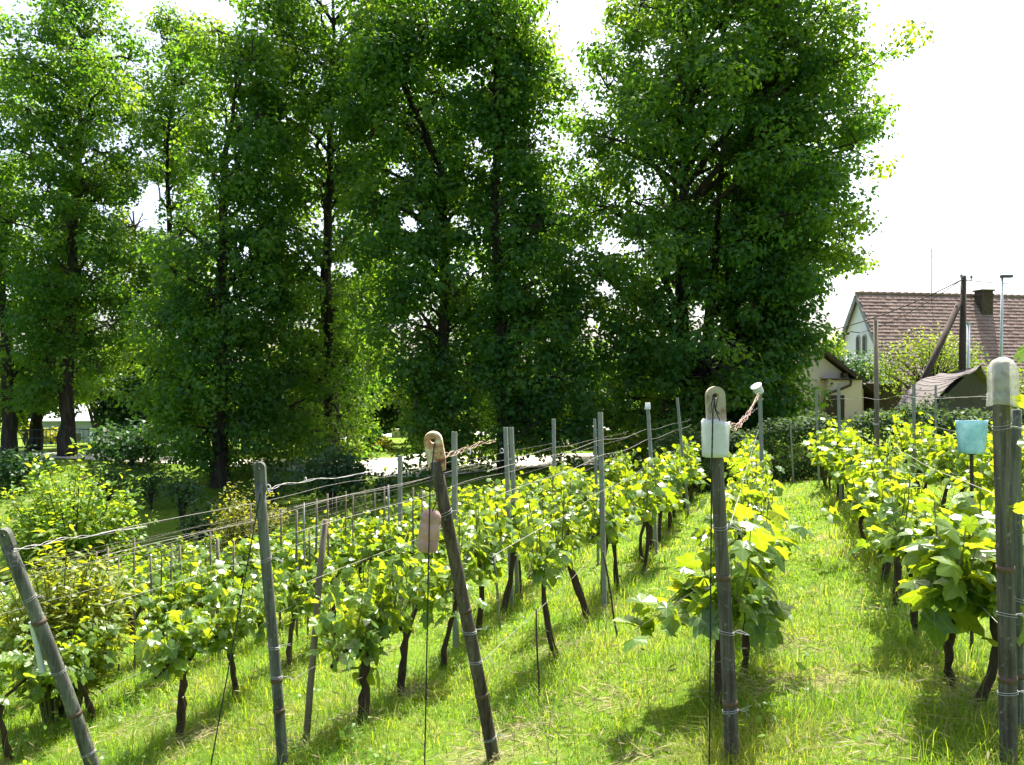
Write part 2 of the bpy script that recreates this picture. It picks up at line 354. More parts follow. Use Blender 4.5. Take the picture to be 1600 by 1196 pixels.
def strip(name, pts, w, mat, lift=.03):
    """ribbon on the ground along plan points with half widths"""
    P = np.array(pts, float); n = 60
    t = np.linspace(0, len(P) - 1, n); i = np.arange(len(P))
    x = np.interp(t, i, P[:, 0]); y = np.interp(t, i, P[:, 1]); ww = np.interp(t, i, np.array(w, float))
    tx = np.gradient(x); ty = np.gradient(y); l = np.hypot(tx, ty); nx_, ny_ = -ty / l, tx / l
    k = np.linspace(-1, 1, 13); jit = 1 + .08 * np.sin(t * 7)[:, None] * (np.abs(k)[None] > .95)
    X = x[:, None] + nx_[:, None] * ww[:, None] * k[None] * jit; Y = y[:, None] + ny_[:, None] * ww[:, None] * k[None] * jit
    Z = gz(X, Y) + lift
    id_ = np.arange(n * 13).reshape(n, 13)
    Fq = np.stack([id_[:-1, :-1], id_[:-1, 1:], id_[1:, 1:], id_[1:, :-1]], -1).reshape(-1, 4)[:, ::-1]
    o = np_mesh(name, np.stack([X, Y, Z], -1).reshape(-1, 3), Fq, mat, smooth=True); o['kind'] = 'structure'; return o
strip('gravel_path', [(-22, 31), (-14, 29.6), (-10, 28.6), (-6, 27.4), (-1.5, 26.2), (3, 26.6), (8, 28)], [1.0, 1.0, 1.1, 1.4, 2.1, 1.9, 1.4], M['path'])
strip('side_path', [(-3.5, 27.6), (-2.5, 30), (0, 32.5), (5, 35), (12, 37)], [.9, 1.0, 1.0, 1.0, 1.0], M['path'], .045)
strip('road', [(-16, 44), (-8, 42), (0, 42), (14, 45)], [1.6, 1.6, 1.6, 1.6], M['road'])

# ------------------------------------------------------------------ trees
HOLES = [(222, 335, 26), (238, 300, 20), (385, 392, 14), (75, 330, 12), (745, 222, 13), (640, 345, 20), (597, 300, 9), (60, 220, 9),
         (952, 385, 15), (950, 450, 17), (925, 500, 15), (1085, 160, 10), (1000, 280, 12), (1300, 140, 12), (740, 415, 14), (450, 180, 10), (545, 420, 16), (450, 385, 12)]
def holes_ok(P):
    p = CX + P[:, 0] / P[:, 1] * F; q = CY - (P[:, 2] - CAM_Z) / P[:, 1] * F
    ok = np.ones(len(P), bool)
    for hx, hy, hr in HOLES: ok &= (p - hx) ** 2 + (q - hy) ** 2 > hr * hr
    return ok
def foliage(cl, per, leaf, mat, parent, name='crown', rng=R, hole=True, droop=.7, tmpl=TREE_T, tf=TREE_F, squash=.72, base=None, flat=.34, bare=(), depth=0):
    C = np.array([c[:3] for c in cl]); rad = np.array([c[3] for c in cl])
    n = np.maximum((per * (rad / .8) ** 2).astype(int), 12); rep = np.repeat(np.arange(len(cl)), n)
    N = len(rep); w = nrm(rng.normal(size=(N, 3)))
    r = rad[rep] * (.5 + .52 * rng.random(N) ** .6)
    # lumpy clump outline
    ph = rng.random((len(cl), 3)) * 6.28
    lump = 1 + .28 * np.sin(w[:, 0] * 5 + ph[rep, 0]) * np.sin(w[:, 1] * 5 + ph[rep, 1]) + .2 * np.sin(w[:, 2] * 7 + ph[rep, 2])
    P = C[rep] + w * (r * lump)[:, None] * np.array([1, 1, squash])
    P += rng.normal(size=(N, 3)) * .05
    T = w * .6 + rng.normal(size=(N, 3)) * .5; T[:, 2] -= droop
    Nn = w * .8 + rng.normal(size=(N, 3)) * flat; Nn[:, 2] += .5
    sz = leaf * (.7 + .6 * rng.random(N))
    if hole:
        ok = holes_ok(P + rng.normal(size=P.shape) * .12); P, T, Nn, sz, rep = P[ok], T[ok], Nn[ok], sz[ok], rep[ok]
    for q0, q1, p0, p1, hw in bare:      # bare stretch of stem: no leaves hang in front of it
        pp_ = CX + P[:, 0] / P[:, 1] * F; qq = CY - (P[:, 2] - CAM_Z) / P[:, 1] * F
        ok = ~((qq > q0) & (qq < q1) & (np.abs(pp_ - (p0 + (p1 - p0) * (qq - q0) / (q1 - q0))) < hw * rng.uniform(.1, 1.15, len(P))) & (P[:, 1] < depth + .2)); P, T, Nn, sz, rep = P[ok], T[ok], Nn[ok], sz[ok], rep[ok]
    tint = np.clip(.75 * rng.random(len(cl))[rep] ** 1.3 + .25 * rng.random(len(P)), 0, .98)
    if base is not None: P = P - np.array(base)
    V, Fc = leaf_cloud(P, Nn, T, sz, tmpl, tf)
    return np_mesh(name, V, Fc, mat, parent, np.repeat(tint, len(tmpl)))

def linden(label, basepx, depth, trunk, outline, nclump, r0=.28, per=230, leaf=.132, ry_k=.85, rng=None, trunk2=None, cr=(.32, .72), mat='linden', dmin=.58, extra=(), bare=()):
    """trunk: list of photo points up the stem; outline: (row, left, right) of the crown in the photo at that depth"""
    rng = np.random.default_rng(int(basepx[0]) + 11); per = int(per * .93); lobes = []
    b = px(basepx[0], basepx[1], depth); b.z = gzf(b.x, b.y)
    t = thing('linden_tree', b, label, 'tree', 'tall lindens behind the vineyard')
    out = [(px(0, q, depth).z, px(l, q, depth).x, px(r, q, depth).x) for q, l, r in outline]; out.sort()
    oz = np.array([o[0] for o in out]); ol = np.array([o[1] for o in out]); orr = np.array([o[2] for o in out])
    cl = []; lobes = []; tries = 0
    wid = np.maximum(orr - ol, .3); nl = max(6, int(nclump / 3.9)); nclump = int(nclump * 1.62)
    while len(lobes) < nl and tries < nl * 80:
        tries += 1
        z = rng.uniform(oz[0], oz[-1]); l = np.interp(z, oz, ol); r = np.interp(z, oz, orr)
        if rng.random() > ((r - l) / wid.max()) ** .7: continue
        R_ = min(rng.uniform(.85, 1.75), max((r - l) * .36, .5)); rx = max((r - l) / 2 - R_ * .62, .1); ry = max(.9, min(rx * ry_k + .5, 3.4))
        th = rng.uniform(0, 6.283); k = math.sqrt(rng.uniform(.16, 1.0))
        p = ((l + r) / 2 + rx * k * math.cos(th), depth + ry * k * math.sin(th), z)
        if any((p[0] - c[0]) ** 2 + (p[1] - c[1]) ** 2 + ((p[2] - c[2]) * .8) ** 2 < (dmin * .72 * (R_ + c[3])) ** 2 for c in lobes): continue
        lobes.append((*p, R_))
    lobes += [(*px(p_, q_, depth - 1.2), r_) for p_, q_, r_ in extra]
    per_l = nclump / max(len(lobes), 1)
    for lx, ly, lz, R_ in lobes:
        for _ in range(int(per_l * (R_ / 1.3) ** 1.6) + 2):
            w = rng.normal(size=3); w[2] = w[2] * .9 + .25; w /= np.linalg.norm(w); k = rng.uniform(.55, 1.0); rad = rng.uniform(*cr)
            zz = lz + w[2] * k * R_ * 1.1 - .25 * R_ * (w[0] ** 2 + w[1] ** 2)
            cl.append((lx + w[0] * k * R_ * .95, ly + w[1] * k * R_ * .95, zz, rad))
    # stem
    path = [Vector((0, 0, -.3))] + [px(p, q, depth) - b for p, q in trunk]
    n = len(path); H = path[-1].z
    rad = [max(.035, r0 * (1.35 if i == 0 else 1) * (1 - max(0, path[i].z) / (H * 1.08)) ** .8) for i in range(n)]
    mb = MB(); 
    # densify with wobble
    pp = []; rr_ = []
    for i in range(n - 1):
        for k in range(4):
            f = k / 4; q = path[i].lerp(path[i + 1], f); 
            if i + k > 0: q = q + Vector((rng.normal() * .03, rng.normal() * .05, 0))
            pp.append(q); rr_.append((rad[i] * (1 - f) + rad[i + 1] * f) * (1 + .06 * rng.normal()))
    pp.append(path[-1]); rr_.append(rad[-1])
    mb.tube(pp, rr_, 10); tr = mb.build('trunk', M['bark'], t, smooth=True)
    stems = [pp]
    if trunk2:
        for tk in trunk2:
            m2 = MB(); q2 = [px(p, q, depth + dd) - b for p, q, dd in tk]
            q2 = [Vector((q2[0].x, q2[0].y, min(q2[0].z, q2[0].z)))] + q2[1:]
            m2.tube(q2, [r0 * .8 * (1 - .8 * i / (len(q2) - 1)) for i in range(len(q2))], 8); m2.build('stem', M['bark'], t, smooth=True); stems.append(q2)
    allp = [q for s_ in stems for q in s_]
    lm = MB()
    for c in lobes:
        e_ = Vector(c[:3]) - b
        cand = [q for q in allp if q.z < e_.z - .2 and q.z > .12 * H] or [min(allp, key=lambda q: abs(q.z - e_.z))]
        s_ = min(cand, key=lambda q: math.hypot(q.x - e_.x, q.y - e_.y) * .8 + abs(e_.z - q.z - .6 * math.hypot(q.x - e_.x, q.y - e_.y)))
        d = math.hypot(e_.x - s_.x, e_.y - s_.y)
        m1 = s_.lerp(e_, .35) + Vector((rng.normal() * .12, rng.normal() * .12, .10 * d)); m2_ = s_.lerp(e_, .7) + Vector((rng.normal() * .12, rng.normal() * .12, .12 * d))
        k = .03 + .018 * min(d, 4)
        lm.tube([s_, m1, m2_, e_], [k * 1.3, k, k * .65, .02], 6, cap=False)
    lmo = lm.build('branches', M['bark'], t, smooth=True); lmo['kind'] = 'stuff'
    tw = MB()
    for c in cl:
        e_ = Vector(c[:3]) - b; q = min(lobes, key=lambda q: (q[0] - c[0]) ** 2 + (q[1] - c[1]) ** 2 + (q[2] - c[2]) ** 2); s_ = Vector(q[:3]) - b
        tw.tube([s_, s_.lerp(e_, .5) + Vector((rng.normal() * .06, rng.normal() * .06, .08)), e_], [.022, .014, .006], 4, cap=False)
    two = tw.build('twigs', M['bark'], t, smooth=True); two['kind'] = 'stuff'
    foliage(cl, per, leaf, M[mat], t, rng=rng, base=tuple(b), bare=bare, depth=depth)
    return t

K = 1.22
linden('linden with dark trunk rising at the left edge of the photo', (14, 700), 31, [(14, 640), (8, 480), (0, 300), (-10, 150)],
       [(60, -80, 20), (150, -130, 40), (300, -130, 60), (450, -130, 80), (600, -120, 70), (670, -90, 50)], 110, .26, 270)
linden('linden with short leaning trunk beside the small pale roofed house', (52, 702), 33.5, [(58, 660), (72, 590), (80, 480), (88, 330)],
       [(300, 30, 150), (400, 0, 190), (500, -10, 200), (590, 5, 150), (620, 20, 80)], 85, .26, 260)
linden('tall linden with rounded top, leftmost of the crowns against the sky', (104, 694), 30, [(104, 640), (108, 540), (113, 400), (120, 260), (128, 120), (130, 60)],
       [(-14, 85, 175), (15, 55, 200), (60, 12, 228), (110, -5, 240), (200, -18, 240), (300, -10, 230), (400, 0, 235), (500, 10, 230), (590, 18, 190), (625, 25, 100)], 250, .27, 270, bare=[(340, 420, 117, 112, 9), (560, 690, 107, 104, 16)])
linden('slender linden with thin bare stem showing between two fuller crowns', (268, 690), 34, [(268, 600), (268, 450), (264, 330), (262, 210), (275, 110)],
       [(45, 240, 335), (90, 208, 372), (160, 195, 370), (230, 205, 350), (300, 230, 350), (420, 180, 360), (520, 170, 360), (620, 185, 350), (670, 200, 330)], 190, .2, 260, bare=[(190, 360, 262, 265, 10)])
linden('linden with thick trunk standing at the shaded bank before the path', (343, 742), 25.5, [(343, 700), (345, 600), (346, 480), (348, 380), (352, 250), (370, 120)],
       [(20, 330, 450), (90, 300, 470), (160, 285, 470), (240, 290, 460), (330, 255, 440), (430, 225, 455), (520, 212, 470), (600, 215, 465), (650, 230, 450), (688, 262, 425)], 240, .27, 270, bare=[(370, 440, 349, 347, 12), (640, 745, 344, 343, 20)])
linden('linden with long bare brown trunk visible in its thin middle crown', (518, 722), 28, [(518, 660), (515, 560), (508, 420), (513, 300), (516, 180), (520, 60), (522, -30)],
       [(-70, 420, 620), (0, 385, 630), (80, 370, 640), (170, 365, 640), (240, 370, 635), (300, 385, 640), (400, 390, 630), (470, 380, 635), (560, 380, 640), (640, 390, 630), (700, 415, 610)], 285, .26, 255, bare=[(160, 560, 515, 512, 13)])
linden('linden with drooping front crown and leaning upper limb, behind pink bottle', (692, 716), 25, [(690, 640), (694, 500), (698, 380), (688, 262), (655, 190), (632, 130), (620, 60)],
       [(-40, 560, 700), (40, 535, 745), (110, 520, 765), (200, 528, 785), (270, 538, 775), (340, 545, 780), (400, 555, 805), (440, 568, 822), (520, 575, 815), (600, 585, 800), (660, 610, 785), (700, 640, 760)], 300, .24, 290, bare=[(130, 275, 632, 690, 12)])
linden('linden with straight dark trunk left of the sky gap', (790, 752), 24, [(790, 690), (786, 600), (778, 460), (775, 330), (775, 200), (772, 90), (770, 20)],
       [(-50, 690, 840), (0, 690, 880), (60, 690, 896), (120, 705, 897), (165, 725, 850), (200, 730, 866), (240, 735, 874), (320, 730, 895), (400, 740, 912), (470, 740, 925), (550, 735, 940), (620, 750, 940), (690, 770, 920)], 290, .25, 285, bare=[(90, 160, 772, 774, 9), (280, 410, 775, 777, 10), (670, 760, 790, 790, 22)])
linden('broadest linden with several trunks, right of the sky gap', (1080, 704), 25.5, [(1078, 640), (1066, 500), (1062, 400), (1070, 260), (1085, 130), (1090, 0)],
       [(-90, 960, 1180), (0, 945, 1250), (60, 950, 1280), (110, 902, 1290), (150, 876, 1290), (220, 862, 1295), (300, 855, 1295), (380, 845, 1290), (460, 850, 1280), (540, 860, 1275), (610, 875, 1260), (685, 905, 1220)], 520, .27, 270, bare=[(310, 420, 1125, 1115, 12), (400, 470, 1062, 1065, 8)],
       trunk2=[[(1092, 690, 0), (1108, 500, .4), (1118, 390, .8), (1128, 250, 1.0), (1140, 60, 1.2)]])
linden('rightmost linden with a branch jutting out above the white house', (1150, 700), 25.0, [(1150, 620), (1146, 480), (1140, 380), (1160, 240), (1200, 120), (1220, 0)],
       [(-80, 1130, 1325), (0, 1130, 1342), (60, 1130, 1350), (100, 1130, 1356), (122, 1150, 1412), (146, 1150, 1385), (200, 1130, 1366), (260, 1130, 1368), (330, 1130, 1352), (400, 1130, 1372), (430, 1130, 1330), (475, 1130, 1268), (530, 1130, 1280), (560, 1130, 1240), (600, 1130, 1222), (660, 1130, 1200)], 290, .24, 270, extra=[(1238, 530, .8), (1222, 570, .75), (1206, 610, .7), (1190, 645, .7), (1236, 495, .9), (1262, 520, .5)])
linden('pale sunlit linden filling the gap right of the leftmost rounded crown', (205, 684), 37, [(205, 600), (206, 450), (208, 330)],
       [(330, 190, 225), (400, 165, 260), (500, 155, 270), (600, 165, 265), (660, 180, 250)], 75, .18, 200, .14, mat='linden_backlit')
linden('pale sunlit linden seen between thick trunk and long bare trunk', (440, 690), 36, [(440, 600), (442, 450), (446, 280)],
       [(190, 420, 475), (280, 400, 490), (380, 395, 495), (480, 395, 500), (600, 400, 490), (660, 410, 480)], 85, .18, 200, .14, mat='linden_backlit')
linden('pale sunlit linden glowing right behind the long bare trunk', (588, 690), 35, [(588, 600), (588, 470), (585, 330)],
       [(230, 545, 620), (320, 525, 640), (420, 525, 640), (520, 530, 640), (620, 540, 635), (670, 555, 620)], 80, .2, 200, .14, mat='linden_backlit')
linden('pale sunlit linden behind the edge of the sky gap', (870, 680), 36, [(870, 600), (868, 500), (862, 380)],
       [(330, 840, 880), (420, 820, 900), (520, 815, 920), (600, 825, 925), (650, 840, 915)], 60, .18, 200, .14, mat='linden_backlit')

# background trees, made sunlit or shaded by leaf colour, seen under and between the lindens
def bushy(name, label, cat, p, q_top, q_bot, half_px, depth, mat, nclump=40, per=150, leaf=.14, cr=(.4, .8), group=None, trunk_r=.08, tmpl=TREE_T, tf=TREE_F, droop=.5, hole=False, ry=None, stemname='trunk', crown='crown', squash=.8, flat=.55):
    rng = np.random.default_rng(int(p * 3 + depth * 7) & 0xffff)
    b = px(p, 600, depth); b.z = gzf(b.x, b.y)
    t = thing(name, b, label, cat, group)
    zt = px(0, q_top, depth).z; zb = max(px(0, q_bot, depth).z, b.z + .05); rx = half_px / F * depth; ry = ry or rx * .8
    c0 = Vector((b.x, b.y, (zt + zb) / 2)); hz = max((zt - zb) / 2, .3); cl = []
    for _ in range(nclump):
        w = rng.normal(size=3); w /= np.linalg.norm(w); k = rng.uniform(.2, 1) ** .45; r = min(rng.uniform(*cr), hz * .7)
        cl.append((c0.x + w[0] * k * max(rx - r * .5, .1), c0.y + w[1] * k * max(ry - r * .5, .1), c0.z + w[2] * k * max(hz - r * .5, .1), r))
    mb = MB(); mb.tube([(0, 0, -.15), (.05, 0, (c0.z - b.z) * .5), (.0, .05, c0.z - b.z)], [trunk_r * 1.2, trunk_r, trunk_r * .5], 7)
    mb.build(stemname, M['bark'], t, smooth=True)
    lm = MB()
    for c in cl:
        e_ = Vector(c[:3]) - b; s_ = Vector((0, 0, (c0.z - b.z) * rng.uniform(.1, .7)))
        lm.tube([s_, s_.lerp(e_, .5) + Vector((0, 0, .1)), e_], [trunk_r * .45, trunk_r * .3, .006], 4, cap=False)
    lmo = lm.build('branches', M['bark'], t, smooth=True); lmo['kind'] = 'stuff'
    foliage(cl, per, leaf, M[mat], t, name=crown, rng=rng, base=tuple(b), hole=hole, tmpl=tmpl, tf=tf, droop=droop, squash=squash, flat=flat)
    return t

BG = 'sunlit trees beyond the lindens'
for i, (p, qt, qb, hw, d, m, lb) in enumerate([
    (150, 520, 640, 60, 58, 'shrub_bright', 'sunlit tree beyond the lindens, right of the pale roofed house'),
    (250, 500, 690, 70, 50, 'shrub_dark', 'dark tree beyond the lindens between the slender and thick trunks'),
    (430, 540, 690, 60, 46, 'shrub_bright', 'sunlit tree behind the railing left of the bare brown trunk'),
    (545, 400, 690, 50, 44, 'shrub_bright', 'bright tree seen right behind the long bare brown trunk'),
    (620, 560, 682, 45, 46, 'linden', 'dim tree above the lit lawn left of the rusty pole head'),
    (735, 470, 690, 70, 48, 'shrub_dark', 'dark tree behind the drooping front linden'),
    (880, 530, 670, 60, 45, 'linden', 'dim tree behind the sky gap, above the stone wall'),
    (925, 560, 650, 32, 38, 'shrub_bright', 'bright sunlit small tree in the gap above the stone wall'),
    (1010, 510, 690, 60, 44, 'shrub_dark', 'dark tree behind the broadest linden'),
    (1170, 540, 690, 60, 46, 'shrub_dark', 'dark tree behind the rightmost linden'),
    (690, 545, 704, 60, 33, 'shrub_dark', 'low dark tree in the shade behind the rusty pole head'),  # low dark trees from here on, added to darken gaps under the crowns
    (800, 560, 700, 55, 33, 'shrub_dark', 'low dark tree behind the straight dark trunk'),
    (480, 580, 704, 45, 33, 'shrub_dark', 'low dark tree behind the dense round shrub'),
    (250, 590, 700, 60, 33, 'shrub_dark', 'low dark tree left of the thick trunk'),
    (1000, 580, 690, 70, 32, 'shrub_dark', 'low dark tree above the stone wall'),
    (215, 590, 690, 50, 34, 'shrub_dark', 'low dark tree right of the pale roofed house'),
    (385, 570, 680, 45, 34, 'shrub_dark', 'low dark tree above the railing right of the thick trunk'),
    (20, 560, 660, 60, 36, 'shrub_dark', 'low dark tree behind the leftmost trunk'),
    (580, 560, 672, 45, 34, 'shrub_dark', 'low dark tree left of the sunlit lawn'),
    (860, 580, 672, 50, 32, 'shrub_dark', 'low dark tree above the sunlit path'),
    (1090, 560, 700, 70, 31, 'shrub_dark', 'low dark tree between the trunks of the broadest linden')]):
    bushy('background_tree', lb, 'tree', p, qt, qb, hw, d, m, 48, 130, .2, (.6, 1.2), BG, .14, hole=True)

# ------------------------------------------------------------------ shrubs and hedge
def shoots_shrub(name, label, cat, p, q_top, half_px, depth, mat, nshoot, leaf, per, tmpl, tf, spread=1.0, stem_mat='bark', z0=.0, width=1.0, hmin=.45):
    """shrub of arching shoots with leaves set along them"""
    rng = np.random.default_rng(int(p * 5 + depth) & 0xffff)
    b = px(p, 600, depth); b.z = gzf(b.x, b.y)
    t = thing(name, b, label, cat)
    H = px(0, q_top, depth).z - b.z; rx = half_px / F * depth
    st = MB(); P = []; T = []; N = []
    for i in range(nshoot):
        th = rng.uniform(0, 6.283); k = math.sqrt(rng.random()); h = H * rng.uniform(hmin, 1) * (1 - .35 * k * k)
        e_ = np.array([math.cos(th) * rx * k, math.sin(th) * rx * k * .8, h]); s_ = np.array([math.cos(th) * .12 * k, math.sin(th) * .12 * k, -.05])
        mid = s_ * .5 + e_ * .5 + np.array([-math.cos(th) * .1 * rx, -math.sin(th) * .1 * rx, .12 * H])
        ts = np.linspace(0, 1, 7)[:, None]; cur = (1 - ts) ** 2 * s_ + 2 * ts * (1 - ts) * mid + ts ** 2 * e_
        st.tube([tuple(c) for c in cur], list(np.linspace(.014, .004, 7)), 4, cap=False)
        tt = rng.uniform(.25, 1.0, per)[:, None]
        pos = (1 - tt) ** 2 * s_ + 2 * tt * (1 - tt) * mid + tt ** 2 * e_; dr = nrm(2 * (1 - tt) * (mid - s_) + 2 * tt * (e_ - mid))
        side = nrm(np.cross(dr, rng.normal(size=(per, 3))))
        pos = pos + side * .05 * spread + rng.normal(size=pos.shape) * .05 * spread
        P.append(pos); T.append(side * .8 + dr * .5 + np.array([0, 0, -.35])); N.append(np.array([0, 0, 1.]) + rng.normal(size=pos.shape) * .45)
    st.build('stems', M[stem_mat], t, smooth=True)
    P = np.concatenate(P); T = np.concatenate(T); N = np.concatenate(N)
    V, Fc = leaf_cloud(P, N, T, leaf * rng.uniform(.6, 1.3, len(P)), tmpl, tf, width)
    np_mesh('foliage', V, Fc, M[mat], t, np.repeat(rng.random(len(P)) * .98, len(tmpl)))
    return t
BROAD_T = np.array([(0, 0, 0), (.22, .3, .06), (.2, .65, .04), (0, 1, -.1), (-.2, .65, .04), (-.22, .3, .06)])
shoots_shrub('bright_shrub', 'big bright green shrub with arching leafy shoots at the left', 'shrub', 115, 688, 118, 15, 'shrub_bright', 150, .13, 60, BROAD_T, LANCE_F)
shoots_shrub('yellow_shrub', 'small yellow green shrub behind the lower vine rows', 'shrub', 385, 736, 62, 14.6, 'shrub_yellow', 90, .075, 80, BROAD_T, LANCE_F, hmin=.3)
shoots_shrub('dark_shrub', 'dark green shrub left of the small yellow one', 'shrub', 318, 752, 45, 18, 'shrub_dark', 50, .11, 40, BROAD_T, LANCE_F)
bushy('round_shrub', 'dense round green shrub below the long bare brown trunk', 'shrub', 518, 692, 775, 62, 21, 'shrub_dark', 46, 150, .11, (.3, .5), None, .04, stemname='stems', crown='foliage')
bushy('undergrowth_shrub', 'dark leafy shrub in shade right of the pale roofed house', 'shrub', 205, 655, 750, 75, 27.5, 'shrub_dark', 46, 140, .14, (.4, .7), None, .05, stemname='stems', crown='foliage')
bushy('undergrowth_shrub', 'dark low shrub in shade at the foot of the left trunks', 'shrub', 20, 700, 780, 60, 25, 'shrub_dark', 34, 140, .13, (.35, .6), None, .05, stemname='stems', crown='foliage')
for p_, qt_, qb_, hw_, d_, lb_ in [(235, 722, 790, 42, 23, 'low dark bank shrub left of the thick trunk'), (285, 735, 800, 32, 20.5, 'low dark bank shrub behind the lower stakes'), (425, 728, 790, 36, 22, 'low dark bank shrub right of the thick trunk'), (165, 715, 790, 40, 21, 'low dark shrub behind the big bright shrub'), (600, 735, 780, 30, 21, 'low dark shrub on the lawn edge below the path')]:
    bushy('bank_shrub', lb_, 'shrub', p_, qt_, qb_, hw_, d_, 'shrub_dark', 24, 120, .09, (.2, .4), 'low shrubs on the shaded bank', .03, stemname='stems', crown='foliage')
bushy('garden_shrub', 'bright low shrub in front of the small pale roofed house', 'shrub', 80, 668, 690, 32, 44, 'shrub_yellow', 30, 120, .16, (.3, .5), None, .05, stemname='stems', crown='foliage')
bushy('garden_shrub', 'bright yellow shrub between the two leftmost trunks', 'shrub', 38, 656, 676, 20, 46, 'shrub_yellow', 24, 120, .16, (.3, .5), None, .05, stemname='stems', crown='foliage')
bushy('lawn_shrub', 'sunlit yellow green bush on the lawn beside the path', 'shrub', 592, 682, 716, 22, 32, 'shrub_yellow', 30, 130, .12, (.25, .5), None, .04, stemname='stems', crown='foliage')
bushy('lawn_tree', 'small tree with thin dark trunk on the sunlit lawn', 'tree', 643, 630, 672, 34, 36, 'linden', 34, 130, .14, (.3, .55), None, .09)
bushy('railing_shrub', 'sunlit shrubs edge behind the dark railing right of the thick trunk', 'shrub', 410, 672, 712, 40, 38, 'shrub_yellow', 30, 120, .14, (.3, .6), None, .05, stemname='stems', crown='foliage')

# peach-like shrub among the left rows
shoots_shrub('peach_tree', 'young fruit tree with narrow yellow and orange tinted leaves, far left', 'tree', 95, 812, 105, 6.6, 'peach', 70, .10, 80, LANCE_T, LANCE_F, stem_mat='cane', hmin=.5)

def hedge():
    rng = np.random.default_rng(5)
    u0, u1, v0 = -2.2, 13.0, 16.6
    x0, y0 = xy_of(u0, v0); t = thing('hedge', (x0, y0, gzf(x0, y0)), 'long dark clipped hedge between the vineyard and the pink house', 'hedge')
    N = 36000; u = rng.uniform(u0, u1, N); k = rng.random(N)
    top = np.interp(u, [-1.6, 0, 2, 4, 7, 13], [.72, .95, 1.22, 1.28, 1.22, 1.3]) + .07 * np.sin(u * 3.1) + .05 * np.sin(u * 7.3 + 1)
    X, Y = xy_of(u, v0); base = gz(X, Y)
    th = rng.uniform(0, 6.283, N); rr = .6 + .42 * rng.random(N) ** .7
    half = .42; w = np.stack([np.cos(th), np.sin(th)], 1)
    sgn = np.sign(w) * np.abs(w) ** .55
    dv = sgn[:, 0] * half * rr; hh = (sgn[:, 1] * rr * .5 + .5)
    z = base + np.clip(hh, 0, 1.1) * (top - base) + rng.normal(size=N) * .03
    X, Y = xy_of(u, v0 + dv)
    P = np.stack([X, Y, z], 1) - np.array(t.location)
    nx_, ny_ = xy_of(np.zeros(N), w[:, 0]); Nn = np.stack([nx_, ny_, w[:, 1] + .3], 1) + rng.normal(size=(N, 3)) * .5
    T = rng.normal(size=(N, 3)); T[:, 2] += .2
    V, Fc = leaf_cloud(P, Nn, T, rng.uniform(.04, .09, N), TREE_T, TREE_F)
    o = np_mesh('foliage', V, Fc, M['hedge'], t, np.repeat(rng.random(N) * .98, 4))
    mb = MB()
    for i in range(30):
        uu = u0 + .2 + (u1 - u0 - .4) * i / 29; xx, yy = xy_of(uu, v0); zz = gzf(xx, yy); b = Vector((xx, yy, zz)) - t.location
        for s_ in range(5):
            ex, ey = xy_of(rng.normal() * .22, rng.normal() * .2)
            mb.tube([b - Vector((0, 0, .05)), b + Vector((ex * .5, ey * .5, .4)), b + Vector((ex, ey, .8))], [.018, .012, .005], 4, cap=False)
    mb.build('stems', M['bark'], t)
hedge()
bushy('garden_tree', 'yellow green bushy tree in front of the tiled roof house', 'tree', 1452, 512, 640, 92, 26, 'olive', 62, 170, .085, (.35, .65), None, .08)
bushy('garden_shrub', 'fresh green shrub under the arched windows of the white house', 'shrub', 1345, 545, 612, 48, 32, 'shrub_dark', 40, 160, .1, (.35, .6), None, .06, stemname='stems', crown='foliage')
bushy('garden_shrub', 'bright green shrub behind the pink house roof beside the linden', 'shrub', 1298, 520, 590, 24, 33, 'shrub_bright', 26, 150, .1, (.3, .5), None, .06, stemname='stems', crown='foliage')
bushy('garden_shrub', 'low shrub in front of the sagging shed roof above the hedge', 'shrub', 1446, 612, 660, 44, 17.8, 'hedge', 26, 150, .06, (.2, .35), None, .03, stemname='stems', crown='foliage')
bushy('garden_shrub', 'green shrub behind the shed at the right edge', 'shrub', 1575, 560, 650, 60, 23, 'olive', 34, 160, .085, (.3, .55), None, .06, stemname='stems', crown='foliage')

